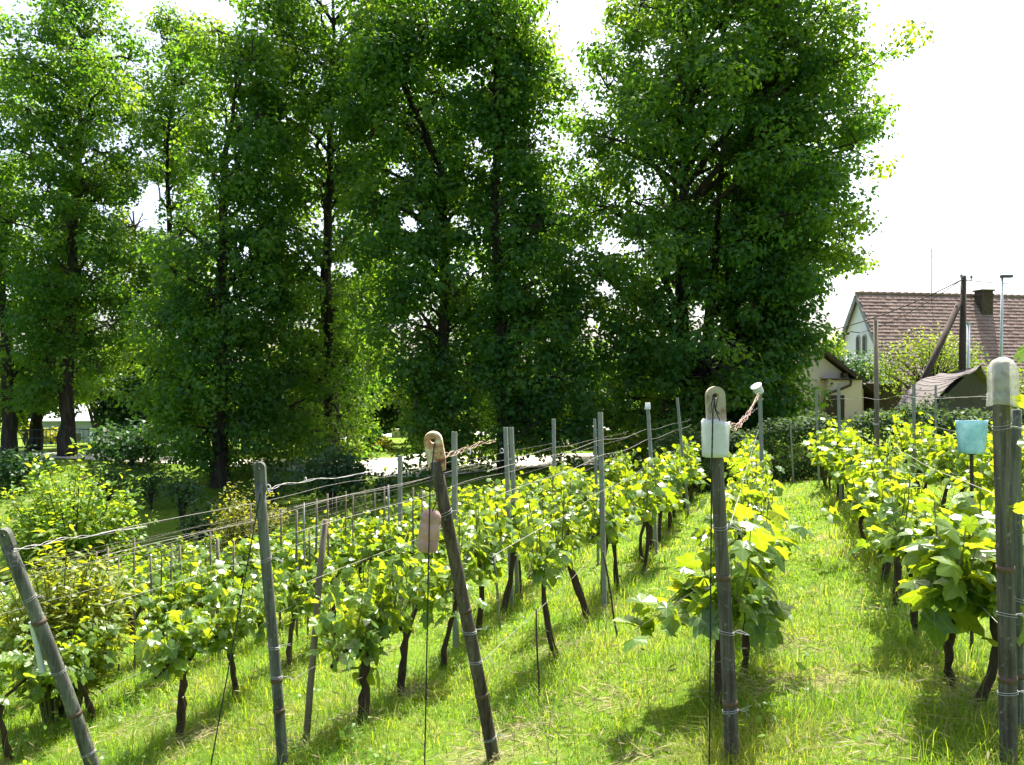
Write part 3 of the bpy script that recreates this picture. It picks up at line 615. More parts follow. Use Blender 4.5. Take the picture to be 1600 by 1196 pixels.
# ------------------------------------------------------------------ white house with tiled roof
def white_house():
    al = math.radians(10); A = px(1343, 463, 38); L, W, DROP = 15.0, 3.0, 4.8
    base = gzf(A.x, A.y)
    t = thing('white_house', (A.x, A.y, base), 'white gabled house with red brown tiled roof behind the garden tree', 'house', rz=al)
    ridge = A.z - base; eave = ridge - DROP          # local frame: x along the ridge, -y towards the camera
    wall = MB(); wall.prism([(0, -W, -.4), (0, -W, eave), (0, 0, ridge), (0, W, eave), (0, W, -.4)], (L, 0, 0)); wall.build('wall', M['white_wall'], t)
    s = math.hypot(W, DROP); ny, nz = DROP / s, W / s   # outward normal of the front slope (0,-ny,nz)
    roof = MB()
    for sg in (-1, 1):
        n = Vector((0, sg * ny, nz)); dn = Vector((0, sg * W / s, -DROP / s))
        a0 = Vector((-.18, 0, ridge)) + n * .02; b0 = a0 + dn * (s + .35)
        roof.prism([a0, b0, b0 + n * .07, a0 + n * .07], (L + .36, 0, 0))
    ro = roof.build('roof', M['tile'], t)
    rng = random.Random(3); meshes = []
    for v in range(3):
        mb = MB(); x = -.18 - (.1 if v % 2 else 0)
        while x < L + .1:
            tl = rng.uniform(.004, .02); w = .2
            V = [(x + .004, 0, .012), (x + w - .004, 0, .012), (x + w - .004, -.235, .03 + tl), (x + .004, -.235, .03 + tl)]
            V += [(a_, b_, c_ + .022) for a_, b_, c_ in V]
            mb.add(V, [(0, 1, 2, 3), (7, 6, 5, 4), (0, 4, 5, 1), (1, 5, 6, 2), (2, 6, 7, 3), (3, 7, 4, 0)]); x += w
        o = mb.build('tile_course', M['tile'], ro); meshes.append(o)
    n = Vector((0, -ny, nz)); dn = Vector((0, -W / s, -DROP / s)); rot = Matrix((( 1, 0, 0), (0, -dn.y, n.y), (0, -dn.z, n.z))).to_euler()
    k = 0; d = 0.0
    while d < s + .1:
        o = meshes[k] if k < 3 else meshes[k % 3].copy()
        if k >= 3: COL.objects.link(o); o.parent = ro
        o.location = Vector((0, 0, ridge)) + n * .085 + dn * d; o.rotation_euler = rot; k += 1; d += .195
    mb = MB()
    for i in range(40): mb.tube([(-.18 + i * .385, 0, ridge + .12), (-.18 + i * .385 + .38, 0, ridge + .15)], [.10, .115], 8)
    mb.build('ridge_tiles', M['tile'], ro)
    for sg in (-1, 1):
        mb = MB(); dn2 = Vector((0, sg * W / s, -DROP / s)); n2 = Vector((0, sg * ny, nz)); a0 = Vector((-.22, 0, ridge + .02)); b0 = a0 + dn2 * (s + .3)
        mb.prism([a0 - n2 * .1, b0 - n2 * .1, b0 + n2 * .08, a0 + n2 * .08], (.05, 0, 0)); mb.build('barge_board', M['grey_wall'], t)
    for off in (.08, -.42):
        zc0, zc1, hw = px(0, 556, 38).z - base, px(0, 530, 38).z - base, .15
        arch = [(0, off - hw, zc0), (0, off - hw, zc1)] + [(0, off - hw * math.cos(a_), zc1 + .2 * math.sin(a_)) for a_ in np.linspace(.2, math.pi - .2, 7)] + [(0, off + hw, zc1), (0, off + hw, zc0)]
        f = MB(); f.prism([(-.05, p_[1], p_[2]) for p_ in arch], (.06, 0, 0)); fo = f.build('window', M['frame'], t)
        c = Vector((0, off, (zc0 + zc1) / 2)); g_ = MB(); g_.prism([(-.07, c.y + (p_[1] - c.y) * .68, c.z + (p_[2] - c.z) * .88) for p_ in arch], (.03, 0, 0)); g_.build('pane', M['glass'], fo)
    # chimney on the front slope
    cx = 6.3; ch = MB(); cy = -.45
    ch.box((cx, cy, ridge - .4), (.6, .5, 1.4)); ch.box((cx, cy, ridge + .12), (.66, .58, .1)); 
    c_ = ch.build('chimney', M['brick'], t); cp = MB(); cp.box((cx, cy, ridge + .33), (.70, .66, .07)); cp.build('chimney_cap', M['brick'], c_)
    # lamp bracket on the gable
    br = MB(); br.tube([(-.02, -.05, ridge - 1.75), (-.5, -.1, ridge - 1.7), (-.7, -.1, ridge - 1.78)], .02, 5); br.box((-.78, -.1, ridge - 1.8), (.3, .12, .08)); br.build('bracket_lamp', M['dark'], t)
    an = MB(); an.tube([(3.6, -.3, ridge - .6), (3.6, -.3, ridge + 2.3)], .018, 5)
    for zz, ln in ((2.2, .5), (1.95, .7)): an.tube([(3.6 - ln / 2, -.3, ridge + zz), (3.6 + ln / 2, -.3, ridge + zz)], .01, 4)
    an.build('antenna', M['fence'], t)
white_house()

# ------------------------------------------------------------------ pink house
def pink_house():
    D = 28.5; ap = px(1276, 546, D); ev = px(1358, 613, D); bz = gzf(ap.x, D)
    t = thing('pink_house', (ap.x, D, bz), 'pink rendered house with brown roof edge partly behind the right linden', 'house')
    hw = ev.x - ap.x; rz, ez = ap.z - bz, ev.z - bz; dep = 7.0
    w = MB(); w.prism([(-hw + .2, 0, -.6), (-hw + .2, 0, ez + .1), (0, 0, rz - .1), (hw - .2, 0, ez + .1), (hw - .2, 0, -.6)], (0, dep, 0)); w.build('wall', M['pink_wall'], t)
    sl = Vector((hw, 0, ez - rz)); l = sl.length
    for sg in (-1, 1):
        r = MB(); a0 = Vector((0, -.28, rz)); b0 = Vector((sg * (hw + .1), -.28, ez - .07)); up = Vector((sg * (rz - ez), 0, hw)).normalized() * .13
        r.prism([a0, b0, b0 + up, a0 + up], (0, dep + .5, 0)); ro = r.build('roof', M['brown_trim'], t)
        b2 = MB()
        q = a0.lerp(b0, .5); b2.box((q.x - sg * .06, .0, q.z - .12), (.16, .5, .14))
        b2.build('rafter_end', M['brown_trim'], ro)
    def lp(p, q, y=D): 
        v = px(p, q, y); return Vector((v.x - ap.x, y - D, v.z - bz))
    a0 = lp(1294, 592, D - .3); a1 = lp(1347, 592, D - .3)
    an = MB(); an.box(((a0.x + a1.x) / 2, -.16, (a0.z + -.6) / 2 - .05), (a1.x - a0.x, .3, a0.z + .6)); an.build('porch_wall', M['pink_wall'], t)
    tr = MB(); tr.box(((a0.x + a1.x) / 2 - .1, -.2, a0.z - .02), (a1.x - a0.x + .1, .42, .05)); tr.build('porch_edge', M['brown_trim'], t)
    pp = MB(); pp.tube([lp(1330, 592, D - .45), lp(1329, 602, D - .45), lp(1312, 609, D - .45), lp(1291, 616, D - .45), lp(1289, 621, D - .45)], .05, 8); pp.build('drain_pipe', M['brown_trim'], t)
    d0, d1 = lp(1289, 618, D - .33), lp(1319, 690, D - .33)
    do = MB(); do.box(((d0.x + d1.x) / 2, -.33, (d0.z + d1.z) / 2), (d1.x - d0.x, .06, d0.z - d1.z)); do.build('door', M['brown_trim'], t)
    ln = MB(); a2, a3 = lp(1352, 600, D + .5), lp(1390, 600, D + .5)
    ln.box(((a2.x + a3.x) / 2, .6, a2.z - .5), (a3.x - a2.x, 2.0, 1.0)); ln.build('lean_to', M['brown_trim'], t)
    lr = MB(); lr.box(((a2.x + a3.x) / 2, .55, a2.z + .04), (a3.x - a2.x + .2, 2.4, .06)); lr.build('lean_to_roof', M['metal_roof'], t)
    kb = MB(); kb.tube([lp(1300, 600, D - .32), lp(1300, 600, D - .42)], .04, 6); kb.build('wall_lamp', M['dark'], t)
pink_house()

# ------------------------------------------------------------------ shed with sagging roof
def shed():
    D = 20.5; b = px(1465, 640, D); bz = gzf(b.x, D)
    t = thing('garden_shed', (b.x, D, bz), 'low shed with sagging grey shingle roof beyond the hedge', 'shed')
    def lp(p, q, y): return px(p, q, y) - Vector((b.x, D, bz))
    # roof surface from (left low, near) to the ridge line, sagging; rows run down the slope
    A0, A1 = lp(1398, 640, 20.0), lp(1468, 584, 21.2)     # far verge
    B0, B1 = lp(1456, 636, 18.6), lp(1533, 579, 19.8)     # near verge
    rows, cols = 9, 10; ro = None
    G = [[None] * (cols + 1) for _ in range(rows + 1)]
    for i in range(rows + 1):
        for j in range(cols + 1):
            s_, r_ = i / rows, j / cols; q = A0.lerp(A1, s_).lerp(B0.lerp(B1, s_), r_)
            q = q + Vector((0, 0, .22 * math.sin(math.pi * min(1, s_ * 1.1)) - .10 * math.sin(math.pi * r_) + (.14 * max(0, s_ - .8) / .2 * r_)))
            G[i][j] = q
    ro = None
    for i in range(rows):
        mb = MB()
        for j in range(cols):
            q = [G[i][j], G[i][j + 1], G[i + 1][j + 1], G[i + 1][j]]; up = Vector((0, 0, .03)); lo = Vector((0, 0, .012))
            V = [q[0] + lo, q[1] + lo, q[2], q[3]]; V = [tuple(v) for v in V] + [tuple(v + up * .6) for v in V]
            mb.add(V, [(0, 1, 2, 3), (7, 6, 5, 4), (0, 4, 5, 1), (1, 5, 6, 2), (2, 6, 7, 3), (3, 7, 4, 0)])
        o = mb.build('shingle_row', M['shed_roof'], ro or t)
        if ro is None: o.name = 'roof'; ro = o
    back = MB(); C1, D1 = lp(1560, 625, 22.5), lp(1500, 640, 23.5)
    back.prism([G[rows][0] - Vector((0, 0, .02)), G[rows][cols] - Vector((0, 0, .02)), C1, D1], (0, 0, -.06)); back.build('back_roof', M['shed_roof'], t)
    w = MB(); g0, g1 = G[0][cols], G[rows][cols]
    w.prism([(g0.x + .15, g0.y + .25, -.5), (g0.x + .15, g0.y + .25, g0.z - .02), (g1.x - .1, g1.y + .2, g1.z - .12), (C1.x - .1, C1.y - .3, C1.z - .1), (C1.x - .1, C1.y - .3, -.5)], (-.08, .12, 0)); w.build('end_wall', M['dark'], t)
    w2 = MB(); f0 = G[0][0]; w2.prism([(f0.x + .2, f0.y - .05, -.5), (g0.x + .1, g0.y + .3, -.5), (g0.x + .1, g0.y + .3, g0.z - .04), (f0.x + .2, f0.y - .05, f0.z - .04)], (.06, .08, 0)); w2.build('front_wall', M['dark'], t)
shed()

# ------------------------------------------------------------------ poles and cables
def pole_set():
    D = 24.0; tp = px(1503, 431, D); bz = gzf(tp.x, D)
    t = thing('utility_pole', (tp.x, D, bz), 'dark wooden utility pole with slanting brace before the tiled roof', 'pole')
    H = tp.z - bz
    mb = MB(); mb.tube([(0, 0, -.4), (.01, 0, H * .5), (.05, 0, H)], [.115, .1, .08], 9); mb.build('pole_shaft', M['pole'], t, smooth=True)
    f = px(1438, 606, D - .3) - Vector((tp.x, D, bz)); g = px(1499, 474, D - .1) - Vector((tp.x, D, bz)); dr = (f - g)
    bb = f + dr * (f.z + .3) / max(-dr.z, .1) if f.z > -.3 else f
    mb = MB(); mb.tube([bb, g], [.11, .085], 9); mb.build('brace', M['pole'], t, smooth=True)
    for dx, dz in ((-.1, -.12), (.2, -.15)):
        i = MB(); i.tube([(.05 + dx * .3, -.05, H + dz), (.05 + dx, -.06, H + dz), (.05 + dx, -.06, H + dz + .09)], .018, 5); i.tube([(.05 + dx, -.06, H + dz + .06), (.05 + dx, -.06, H + dz + .15)], [.04, .03], 7); i.build('insulator', M['grey_wall'], t)
    top = Vector((tp.x, D, tp.z - .12))
    def cable(b, label, sag, r=.012):
        pts = [top.lerp(b, k / 14) - Vector((0, 0, sag * 4 * (k / 14) * (1 - k / 14))) for k in range(15)]
        m_ = MB(); m_.tube(pts, r, 5); tag(m_.build('overhead_cable', M['cord']), label, 'cable', 'cables on the utility pole')
    cable(px(1240, 528, 27.0), 'black cable running from the utility pole left to the linden', .25, .016)
    cable(px(1346, 520, 37.85), 'thin cable from the utility pole to the white gable', .2)
    cable(px(1750, 425, 34), 'thin cable leaving the utility pole to the right', .3)
    D2 = 22.5; q = px(1513, 506, D2); bz = gzf(q.x, D2)
    t = thing('steel_pole', (q.x, D2, bz), 'thin pale steel pole standing just right of the utility pole', 'pole')
    mb = MB(); mb.tube([(0, 0, -.3), (0, 0, q.z - bz)], .045, 8); mb.build('pole_shaft', M['steel'], t, smooth=True)
    mb = MB(); mb.tube([(0, 0, q.z - bz), (0, 0, q.z - bz + .05)], .06, 8); mb.build('pole_cap', M['steel'], t)
    mb = MB(); mb.tube([(0, 0, .5), (0, 0, .58)], .06, 8); mb.build('collar', M['fence'], t)
    D3 = 25; q = px(1566, 434, D3); bz = gzf(q.x, D3)
    t = thing('street_lamp', (q.x, D3, bz), 'slim grey street lamp standing before the tiled roof', 'street lamp')
    mb = MB(); H = q.z - bz; mb.tube([(-.08, 0, -.3), (-.03, 0, H * .5), (0, 0, H)], [.05, .045, .035], 8); mb.build('pole_shaft', M['steel'], t, smooth=True)
    mb = MB(); mb.box((.1, -.05, H + .03), (.34, .14, .08)); mb.build('lamp_head', M['fence'], t)
pole_set()

# ------------------------------------------------------------------ stone wall, railing, small house, kerb wall
def stone_wall():
    A, B = Vector((2.6, 30.5, 0)), Vector((6.4, 26.6, 0)); d = (B - A); L = d.length; d.normalize(); n = Vector((-d.y, d.x, 0)); ang = math.atan2(d.y, d.x)
    t = thing('stone_wall', (A.x, A.y, gzf(A.x, A.y)), 'rough brown stone wall with pale coping right of the path', 'wall')
    rng = random.Random(9); bz = t.location.z
    core = MB(); pts = []
    def top(s_): return (.05 - .45 * s_ / L) - bz
    core.prism([Vector((0, 0, -.4)), Vector(d * L) + Vector((0, 0, -.7)), d * L + Vector((0, 0, top(L) - .02)), Vector((0, 0, top(0) - .02))], n * .4 + Vector((0, 0, 0))); co = core.build('wall_core', M['stone'], t)
    proto = []
    for k in range(5):
        mb = MB(); V = []
        for z in (-1, 1):
            for y in (-1, 1):
                for x in (-1, 1): V.append((x * .5 * rng.uniform(.8, 1), y * .5, z * .5 * rng.uniform(.8, 1)))
        mb.add(V, [(0, 2, 3, 1), (4, 5, 7, 6), (0, 1, 5, 4), (2, 6, 7, 3), (0, 4, 6, 2), (1, 3, 7, 5)])
        proto.append(mb)
    first = []
    for row in range(5):
        s_ = rng.uniform(0, .15); h = .2
        while s_ < L - .2:
            w = rng.uniform(.3, .6); z = -.25 + row * .21 - .35 * s_ / L
            if z < top(s_) - .12:
                k = rng.randrange(5)
                if len(first) < 5: o = proto[len(first)].build('stone', M['stone'], t); first.append(o)
                else: o = first[k].copy(); COL.objects.link(o); o.parent = t
                o.location = d * (s_ + w / 2) - n * rng.uniform(.0, .05) + Vector((0, 0, z)); o.rotation_euler = (0, rng.uniform(-.08, .08), ang); o.scale = (w * .96, .16, h * rng.uniform(.85, 1))
            s_ += w
    s_ = 0; 
    while s_ < L - .1:
        w = rng.uniform(.6, .9); w = min(w, L - s_); mb = MB(); mb.box((0, 0, 0), (w - .015, .56, .09)); o = mb.build('coping_stone', M['coping'], t)
        o.location = d * (s_ + w / 2) + n * .2 + Vector((0, 0, top(s_ + w / 2) + .035 + rng.uniform(-.01, .01))); o.rotation_euler = (0, math.atan2(.45, L), ang); s_ += w
stone_wall()

def railing():
    x0, x1, n = -21.0, -8.8, 7
    t = thing('park_railing', (x0, 31.6, gzf(x0, 31.6)), 'low dark metal railing along the far side of the path', 'railing')
    b = Vector(t.location)
    pts = [Vector((x0 + (x1 - x0) * i / n, 31.9 - .8 * i / n, 0)) for i in range(n + 1)]
    for p in pts: p.z = gzf(p.x, p.y)
    for p in pts:
        mb = MB(); mb.box(p - b + Vector((0, 0, .4)), (.06, .06, 1.1)); mb.build('post', M['fence'], t)
    for h in (.25, .58, .92):
        mb = MB(); mb.tube([p - b + Vector((0, 0, h)) for p in pts], .02, 5); mb.build('rail', M['fence'], t)
    for i in range(n):
        mb = MB()
        for k in range(1, 9):
            q = pts[i].lerp(pts[i + 1], k / 9) - b; mb.tube([q + Vector((0, 0, .25)), q + Vector((0, 0, .92))], .008, 4)
        mb.build('bar_panel', M['fence'], t)
railing()

def small_house():
    D = 78; c = px(112, 655, D); bz = gzf(c.x, D)
    t = thing('small_house', (c.x, D, bz), 'small distant house with pale metal roof between the left trunks', 'house')
    ez = px(0, 659, D).z - bz; rz = px(0, 634, D + 3).z - bz
    w = MB(); w.box((-.2, 2.5, ez / 2 - .2), (6.4, 5, ez + .4)); w.build('wall', M['grey_wall'], t)
    r = MB(); r.prism([(-4.4, -.5, ez), (4.2, -.5, ez + .05), (3.2, 2.6, rz), (-3.8, 2.6, rz)], (0, 0, .1)); ro = r.build('roof', M['metal_roof'], t)
    r2 = MB(); r2.prism([(-4.4, 5.6, ez), (4.2, 5.6, ez), (3.2, 2.6, rz), (-3.8, 2.6, rz)], (0, 0, .1)); r2.build('back_roof', M['metal_roof'], t)
    for i in range(6):
        s = MB(); k = i / 5; a_ = Vector((-4.4 + 8.6 * k, -.5, ez + .13)); b_ = Vector((-3.8 + 7 * k, 2.6, rz + .13)); s.tube([a_, b_], .03, 4); s.build('roof_seam', M['metal_roof'], ro)
    for xx in (-1.6, .6):
        f = MB(); f.box((xx, -.04, ez * .5), (.9, .08, 1.0)); fo = f.build('window', M['frame'], t); g_ = MB(); g_.box((xx, -.09, ez * .5), (.72, .04, .82)); g_.build('pane', M['glass'], fo)
    d = MB(); d.box((2.2, -.04, ez * .4), (.8, .08, ez * .8)); d.build('door', M['white_wall'], t)
small_house()
mb = MB(); p0, p1 = px(612, 690, 40), px(668, 692, 40)
for i in range(8):
    q = p0.lerp(p1, (i + .5) / 8); mb.box((q.x, 40 + .2 * i / 8, gzf(q.x, 40) + .18), ((p1.x - p0.x) / 8 - .02, .25, .5))
tag(mb.build('kerb_wall', M['coping']), 'low pale wall at the far end of the sunlit lawn', 'wall')

# ------------------------------------------------------------------ vineyard posts
def head_plate(w, L, th, hole, hc, n=28):
    """tongue-shaped plate in the xz plane, rounded top at z=L, with a real hole"""
    outer = []; inner = []
    for i in range(n):
        a_ = 2 * math.pi * i / n; dx, dz = math.cos(a_), math.sin(a_)
        # ray from the hole centre to the outline
        best = 1e9
        if abs(dx) > 1e-6: best = min(best, (w / 2) / abs(dx))
        if dz < -1e-6: best = min(best, hc / -dz)
        r_ = w / 2; cz = L - w / 2 - hc     # arc centre relative to the hole
        bq = -dz * cz; cq = cz * cz - r_ * r_; disc = bq * bq - cq
        if disc > 0:
            s_ = -bq + math.sqrt(disc)
            if hc + dz * s_ > L - w / 2 - 1e-4: best = min(best, s_)
        outer.append((dx * best, hc + dz * best)); inner.append((dx * hole, hc + dz * hole))
    V = []; 
    for y in (-th / 2, th / 2):
        V += [(x, y + .12 * x * x / w * (1), z) for x, z in outer]; V += [(x, y + .12 * x * x / w, z) for x, z in inner]
    Fc = []
    for i in range(n):
        j = (i + 1) % n
        Fc += [(i, j, n + j, n + i), (2 * n + j, 2 * n + i, 3 * n + i, 3 * n + j), (j, i, 2 * n + i, 2 * n + j), (n + i, n + j, 3 * n + j, 3 * n + i)]
    return V, Fc

def end_post(label, base, top, r, mat, headmat, bands, ties, head=(.08, .2, .03), with_head=True, bend=None):
    base = Vector(base); base.z = gzf(base.x, base.y); top = Vector(top)
    t = thing('end_post', base, label, 'post', 'end posts of the vine rows')
    D = (top - base); H = D.length; D.normalize()
    X = Vector((1, 0, 0)); X = (X - D * X.dot(D)).normalized(); Y = D.cross(X)
    n = 14; rg = random.Random(int(H * 1000)); pts = []; rr = []
    hl = head[1] if with_head else 0
    for i in range(n + 1):
        k = i / n; q = D * (-.25 + (H - hl * .75 + .25) * k) + X * math.sin(k * 5) * .006
        if bend: q = q + Vector(bend) * (4 * k * (1 - k))
        pts.append(q); rr.append(r * (1.05 - .12 * k) * (1 + rg.uniform(-.02, .02)))
    s = MB(); s.tube(pts, rr, 14); s.build('shaft', M[mat], t, smooth=True)
    def at(k):
        i = min(int(k * n), n - 1); return pts[i].lerp(pts[i + 1], k * n - i), rr[i]
    for k in bands:
        q, q_r = at(k); b = MB(); b.tube([q - D * .012, q + D * .012], q_r * 1.06, 14); b.build('band', M['band'], t, smooth=True)
    for k in ties:
        q, q_r = at(k); b = MB()
        for z in (-.004, .003):
            b.tube([q + D * (z * (1 + k) + .007 * math.sin(a_ + k * 9)) + (X * math.cos(a_) + Y * math.sin(a_)) * (q_r + .003) for a_ in np.linspace(0, 6.5, 18)], .0015, 4)
        for k2 in range(3):
            s0 = q + X * (q_r + .002); b.tube([s0, s0 + X * .03 + D * rg.uniform(-.01, .01), s0 + X * rg.uniform(.04, .07) + D * rg.uniform(-.03, .03) - Y * .01], .0014, 4)
        b.build('wire_tie', M['tie'], t)
    if with_head:
        V, Fc = head_plate(head[0], head[1], head[2], head[0] * .15, head[1] - head[0] * .5)
        Yc = Y if Y.y > 0 else -Y
        V = [tuple(D * (H - head[1]) + X * v[0] + Yc * (v[1]) + D * v[2]) for v in V]
        h = MB(); h.add(V, Fc); h.build('head', M[headmat], t)
    return t

P3b, P3t = (1.02, 3.72, 0), px(1117, 604, 3.72)
end_post('grey end post with pierced flat head and white canister sleeve', P3b, P3t, .032, 'post_tan', 'head', [.30, .62], [.28, .48, .75], (.088, .26, .03))
end_post('brown end post leaning left with rusty white head, beside the pink bottle', px(770, 1190, 4.2), px(674, 675, 3.92), .033, 'post_brown', 'head_rust', [.14, .33, .58], [.20, .43, .52, .86], (.09, .2, .034))
end_post('upright grey green end post with small pierced head and knotted cords', px(442, 1212, 4.5), px(405, 722, 4.4), .030, 'post_grey', 'post_grey', [.33, .42], [.43, .52, .78], (.062, .16, .03))
end_post('grey end post slanting steeply at the lower left edge', px(150, 1205, 4.85), px(4, 826, 4.45), .038, 'post_grey', 'post_grey', [.2, .42, .75], [.27, .58, .83], (.07, .14, .035), bend=(.03, 0, -.02))
P4b, P4t = (2.03, 3.28, 0), px(1566, 566, 3.28)
end_post('thick taupe end post capped with a clear bottle, far right', P4b, P4t, .033, 'post_tan', 'head', [.31, .55], [.28, .45, .86], with_head=False)
end_post('thin grey prop post right behind the bottle capped post', (2.22, 3.52, 0), px(1590, 640, 3.5), .022, 'post_grey', 'head', [.3], [.5], with_head=False)

def cut_sleeve(name, mat, label, cat, c, w, d, h, top_var, rot=0, closed=False, sq=3.5, taper=1.0, rim=0, n=28, rings=8, seed=1, th=.003, dent=.0):
    """thin-walled plastic container, open at the top unless closed; real wall thickness"""
    rg = random.Random(seed); mb = MB(); V = []
    def ring(k, inset):
        out = []
        for i in range(n):
            a_ = 2 * math.pi * i / n; ca, sa = math.cos(a_), math.sin(a_)
            m_ = (abs(ca) ** sq + abs(sa) ** sq) ** (-1 / sq); s_ = 1 + (taper - 1) * k + dent * math.sin(a_ * 3 + k * 5) * math.sin(k * 9)
            out.append((ca * m_ * (w / 2 * s_ - inset), sa * m_ * (d / 2 * s_ - inset), k * (h + top_var * math.sin(a_ * 1 + seed) + top_var * .4 * math.sin(a_ * 5 + seed))))
        return out
    for k in range(rings + 1): V += ring(k / rings, 0)
    for k in range(rings + 1): V += ring(k / rings, th)
    Fc = []; o2 = (rings + 1) * n
    for k in range(rings):
        for i in range(n):
            j = (i + 1) % n; a0 = k * n
            Fc.append((a0 + i, a0 + j, a0 + n + j, a0 + n + i)); Fc.append((o2 + a0 + j, o2 + a0 + i, o2 + a0 + n + i, o2 + a0 + n + j))
    t0 = rings * n
    for i in range(n):
        j = (i + 1) % n; Fc.append((t0 + i, t0 + j, o2 + t0 + j, o2 + t0 + i)); Fc.append((j, i, o2 + i, o2 + j))
    if closed: Fc.append(tuple(range(n - 1, -1, -1))); Fc.append(tuple(o2 + i for i in range(n)))
    mb.add(V, Fc); o = mb.build(name, M[mat], smooth=True); o.location = c; o.rotation_euler = rot if hasattr(rot, '__len__') else (0, 0, rot)
    return tag(o, label, cat)

c = px(1119, 714, 3.72)
cut_sleeve('plastic_canister', 'white_plastic', 'white cut plastic canister slipped over the pierced grey post', 'canister', c + Vector((-.004, 0, 0)), .112, .10, .165, .012, (0, 0, .15), seed=4, taper=1.08, dent=.015)
def bottle_cap():
    # clear bottle pushed upside over the post: dome, shoulder, cut rim
    c = px(1567, 634, 3.28); prof = [(0, .058), (.05, .058), (.055, .055), (.065, .057), (.12, .057), (.16, .052), (.185, .038), (.197, .016), (.2, .002)]
    n = 24; V = []; rg = random.Random(2)
    for k, (z, r) in enumerate(prof):
        for i in range(n):
            a_ = 6.2832 * i / n; rr = r * (1 + .05 * math.sin(a_ * 3 + z * 40) + .03 * math.sin(a_ * 7 - z * 60)); V.append((math.cos(a_) * rr, math.sin(a_) * rr, z + (.006 * math.sin(a_ * 2) if k == 0 else 0)))
    m_ = len(prof); Fc = [(k * n + i, k * n + (i + 1) % n, (k + 1) * n + (i + 1) % n, (k + 1) * n + i) for k in range(m_ - 1) for i in range(n)]; Fc.append(tuple((m_ - 1) * n + i for i in range(n)))
    mb = MB(); mb.add(V, Fc); o = mb.build('plastic_bottle', M['clear_plastic'], smooth=True); o.location = c; tag(o, 'clear crumpled plastic bottle capping the thick right post', 'bottle')
bottle_cap()
def pink_bottle():
    D = 3.86; c = px(671, 829, D)
    t = thing('plastic_bottle', c, 'pinkish translucent plastic bottle hanging from cord beside the leaning post', 'bottle'); t.rotation_euler = (0, math.radians(7), .2)
    prof = [(-.105, .03), (-.1, .044), (-.085, .05), (-.054, .051), (-.047, .0455), (-.040, .051), (.033, .05), (.04, .0445), (.047, .05), (.075, .047), (.092, .036), (.1, .02), (.102, .004)]
    n = 28; V = []
    for z, r in prof:
        for i in range(n):
            a_ = 6.2832 * i / n; ca, sa = math.cos(a_), math.sin(a_); m_ = (abs(ca) ** 3 + abs(sa) ** 3) ** (-1 / 3); V.append((ca * m_ * r, sa * m_ * r * .8, z))
    m_ = len(prof); Fc = [(k * n + i, k * n + (i + 1) % n, (k + 1) * n + (i + 1) % n, (k + 1) * n + i) for k in range(m_ - 1) for i in range(n)] + [tuple(range(n - 1, -1, -1)), tuple((m_ - 1) * n + i for i in range(n))]
    mb = MB(); mb.add(V, Fc); mb.build('body', M['pink_plastic'], t, smooth=True)
    h = MB(); h.tube([(.0, -.02, .098), (.012, -.01, .125), (.02, 0, .17), (.028, .02, .24)], .003, 5); h.build('hanger', M['cord'], t)
pink_bottle()
def cord(label, pts, r=.0032):
    mb = MB(); P = [Vector(p) for p in pts]; out = []
    for i in range(len(P) - 1):
        for k in range(14): out.append(P[i].lerp(P[i + 1], k / 14))
    out.append(P[-1]); rr = [r * (1 + .25 * (i % 2)) for i in range(len(out))]
    mb.tube(out, rr, 6); tag(mb.build('anchor_cord', M['cord']), label, 'cord', 'anchor cords of the end posts')
def gpt(p, y, q=None):
    x = (p - CX) / F * y; return Vector((x, y, gzf(x, y) - .02))
cord('black cord hanging past the pink bottle down to the grass', [px(679, 692, 3.87), px(672, 760, 3.80), gpt(662, 3.72)])
cord('black cord running down from the pierced head of the canister post', [px(1117, 622, 3.68), px(1114, 640, 3.655), px(1112, 730, 3.64), gpt(1108, 3.62)])
cord('thin dark cord slanting from the upright grey post to lower left', [px(407, 770, 4.38), gpt(312, 4.1)])
# loose twisted ends at the pierced head
mb = MB(); rg = random.Random(4)
for i in range(5): mb.tube([px(1117 + rg.uniform(-5, 5), 618 + rg.uniform(-3, 4), 3.69), px(1112 + rg.uniform(-8, 10), 640, 3.66), px(1118 + rg.uniform(-10, 10), 652 + rg.uniform(-8, 8), 3.66)], .0022, 4)
tag(mb.build('tie_wire', M['cord']), 'dark twisted tie wire on the pierced head above the canister', 'wire')
# teal pot on its stake, tilted white tub, small cup
D = 4.55; q = px(1518, 708, D); st = thing('stake', (q.x, D, gzf(q.x, D)), 'dark thin stake carrying the teal plastic pot', 'stake')
mb = MB(); mb.tube([(0, 0, -.2), (.004, 0, .7), (0, 0, q.z - st.location.z + .02)], .010, 6); mb.build('rod', M['stake_dark'], st)
mb = MB(); mb.tube([(0, 0, q.z - st.location.z - .01), (0, 0, q.z - st.location.z + .01)], .02, 6); mb.build('rod_tip', M['stake_dark'], st)
cut_sleeve('plastic_pot', 'teal_plastic', 'teal plastic pot set on a stake left of the bottle capped post', 'pot', q, .135, .135, .185, .003, 0, closed=True, sq=2, taper=1.22, seed=3, th=.004)

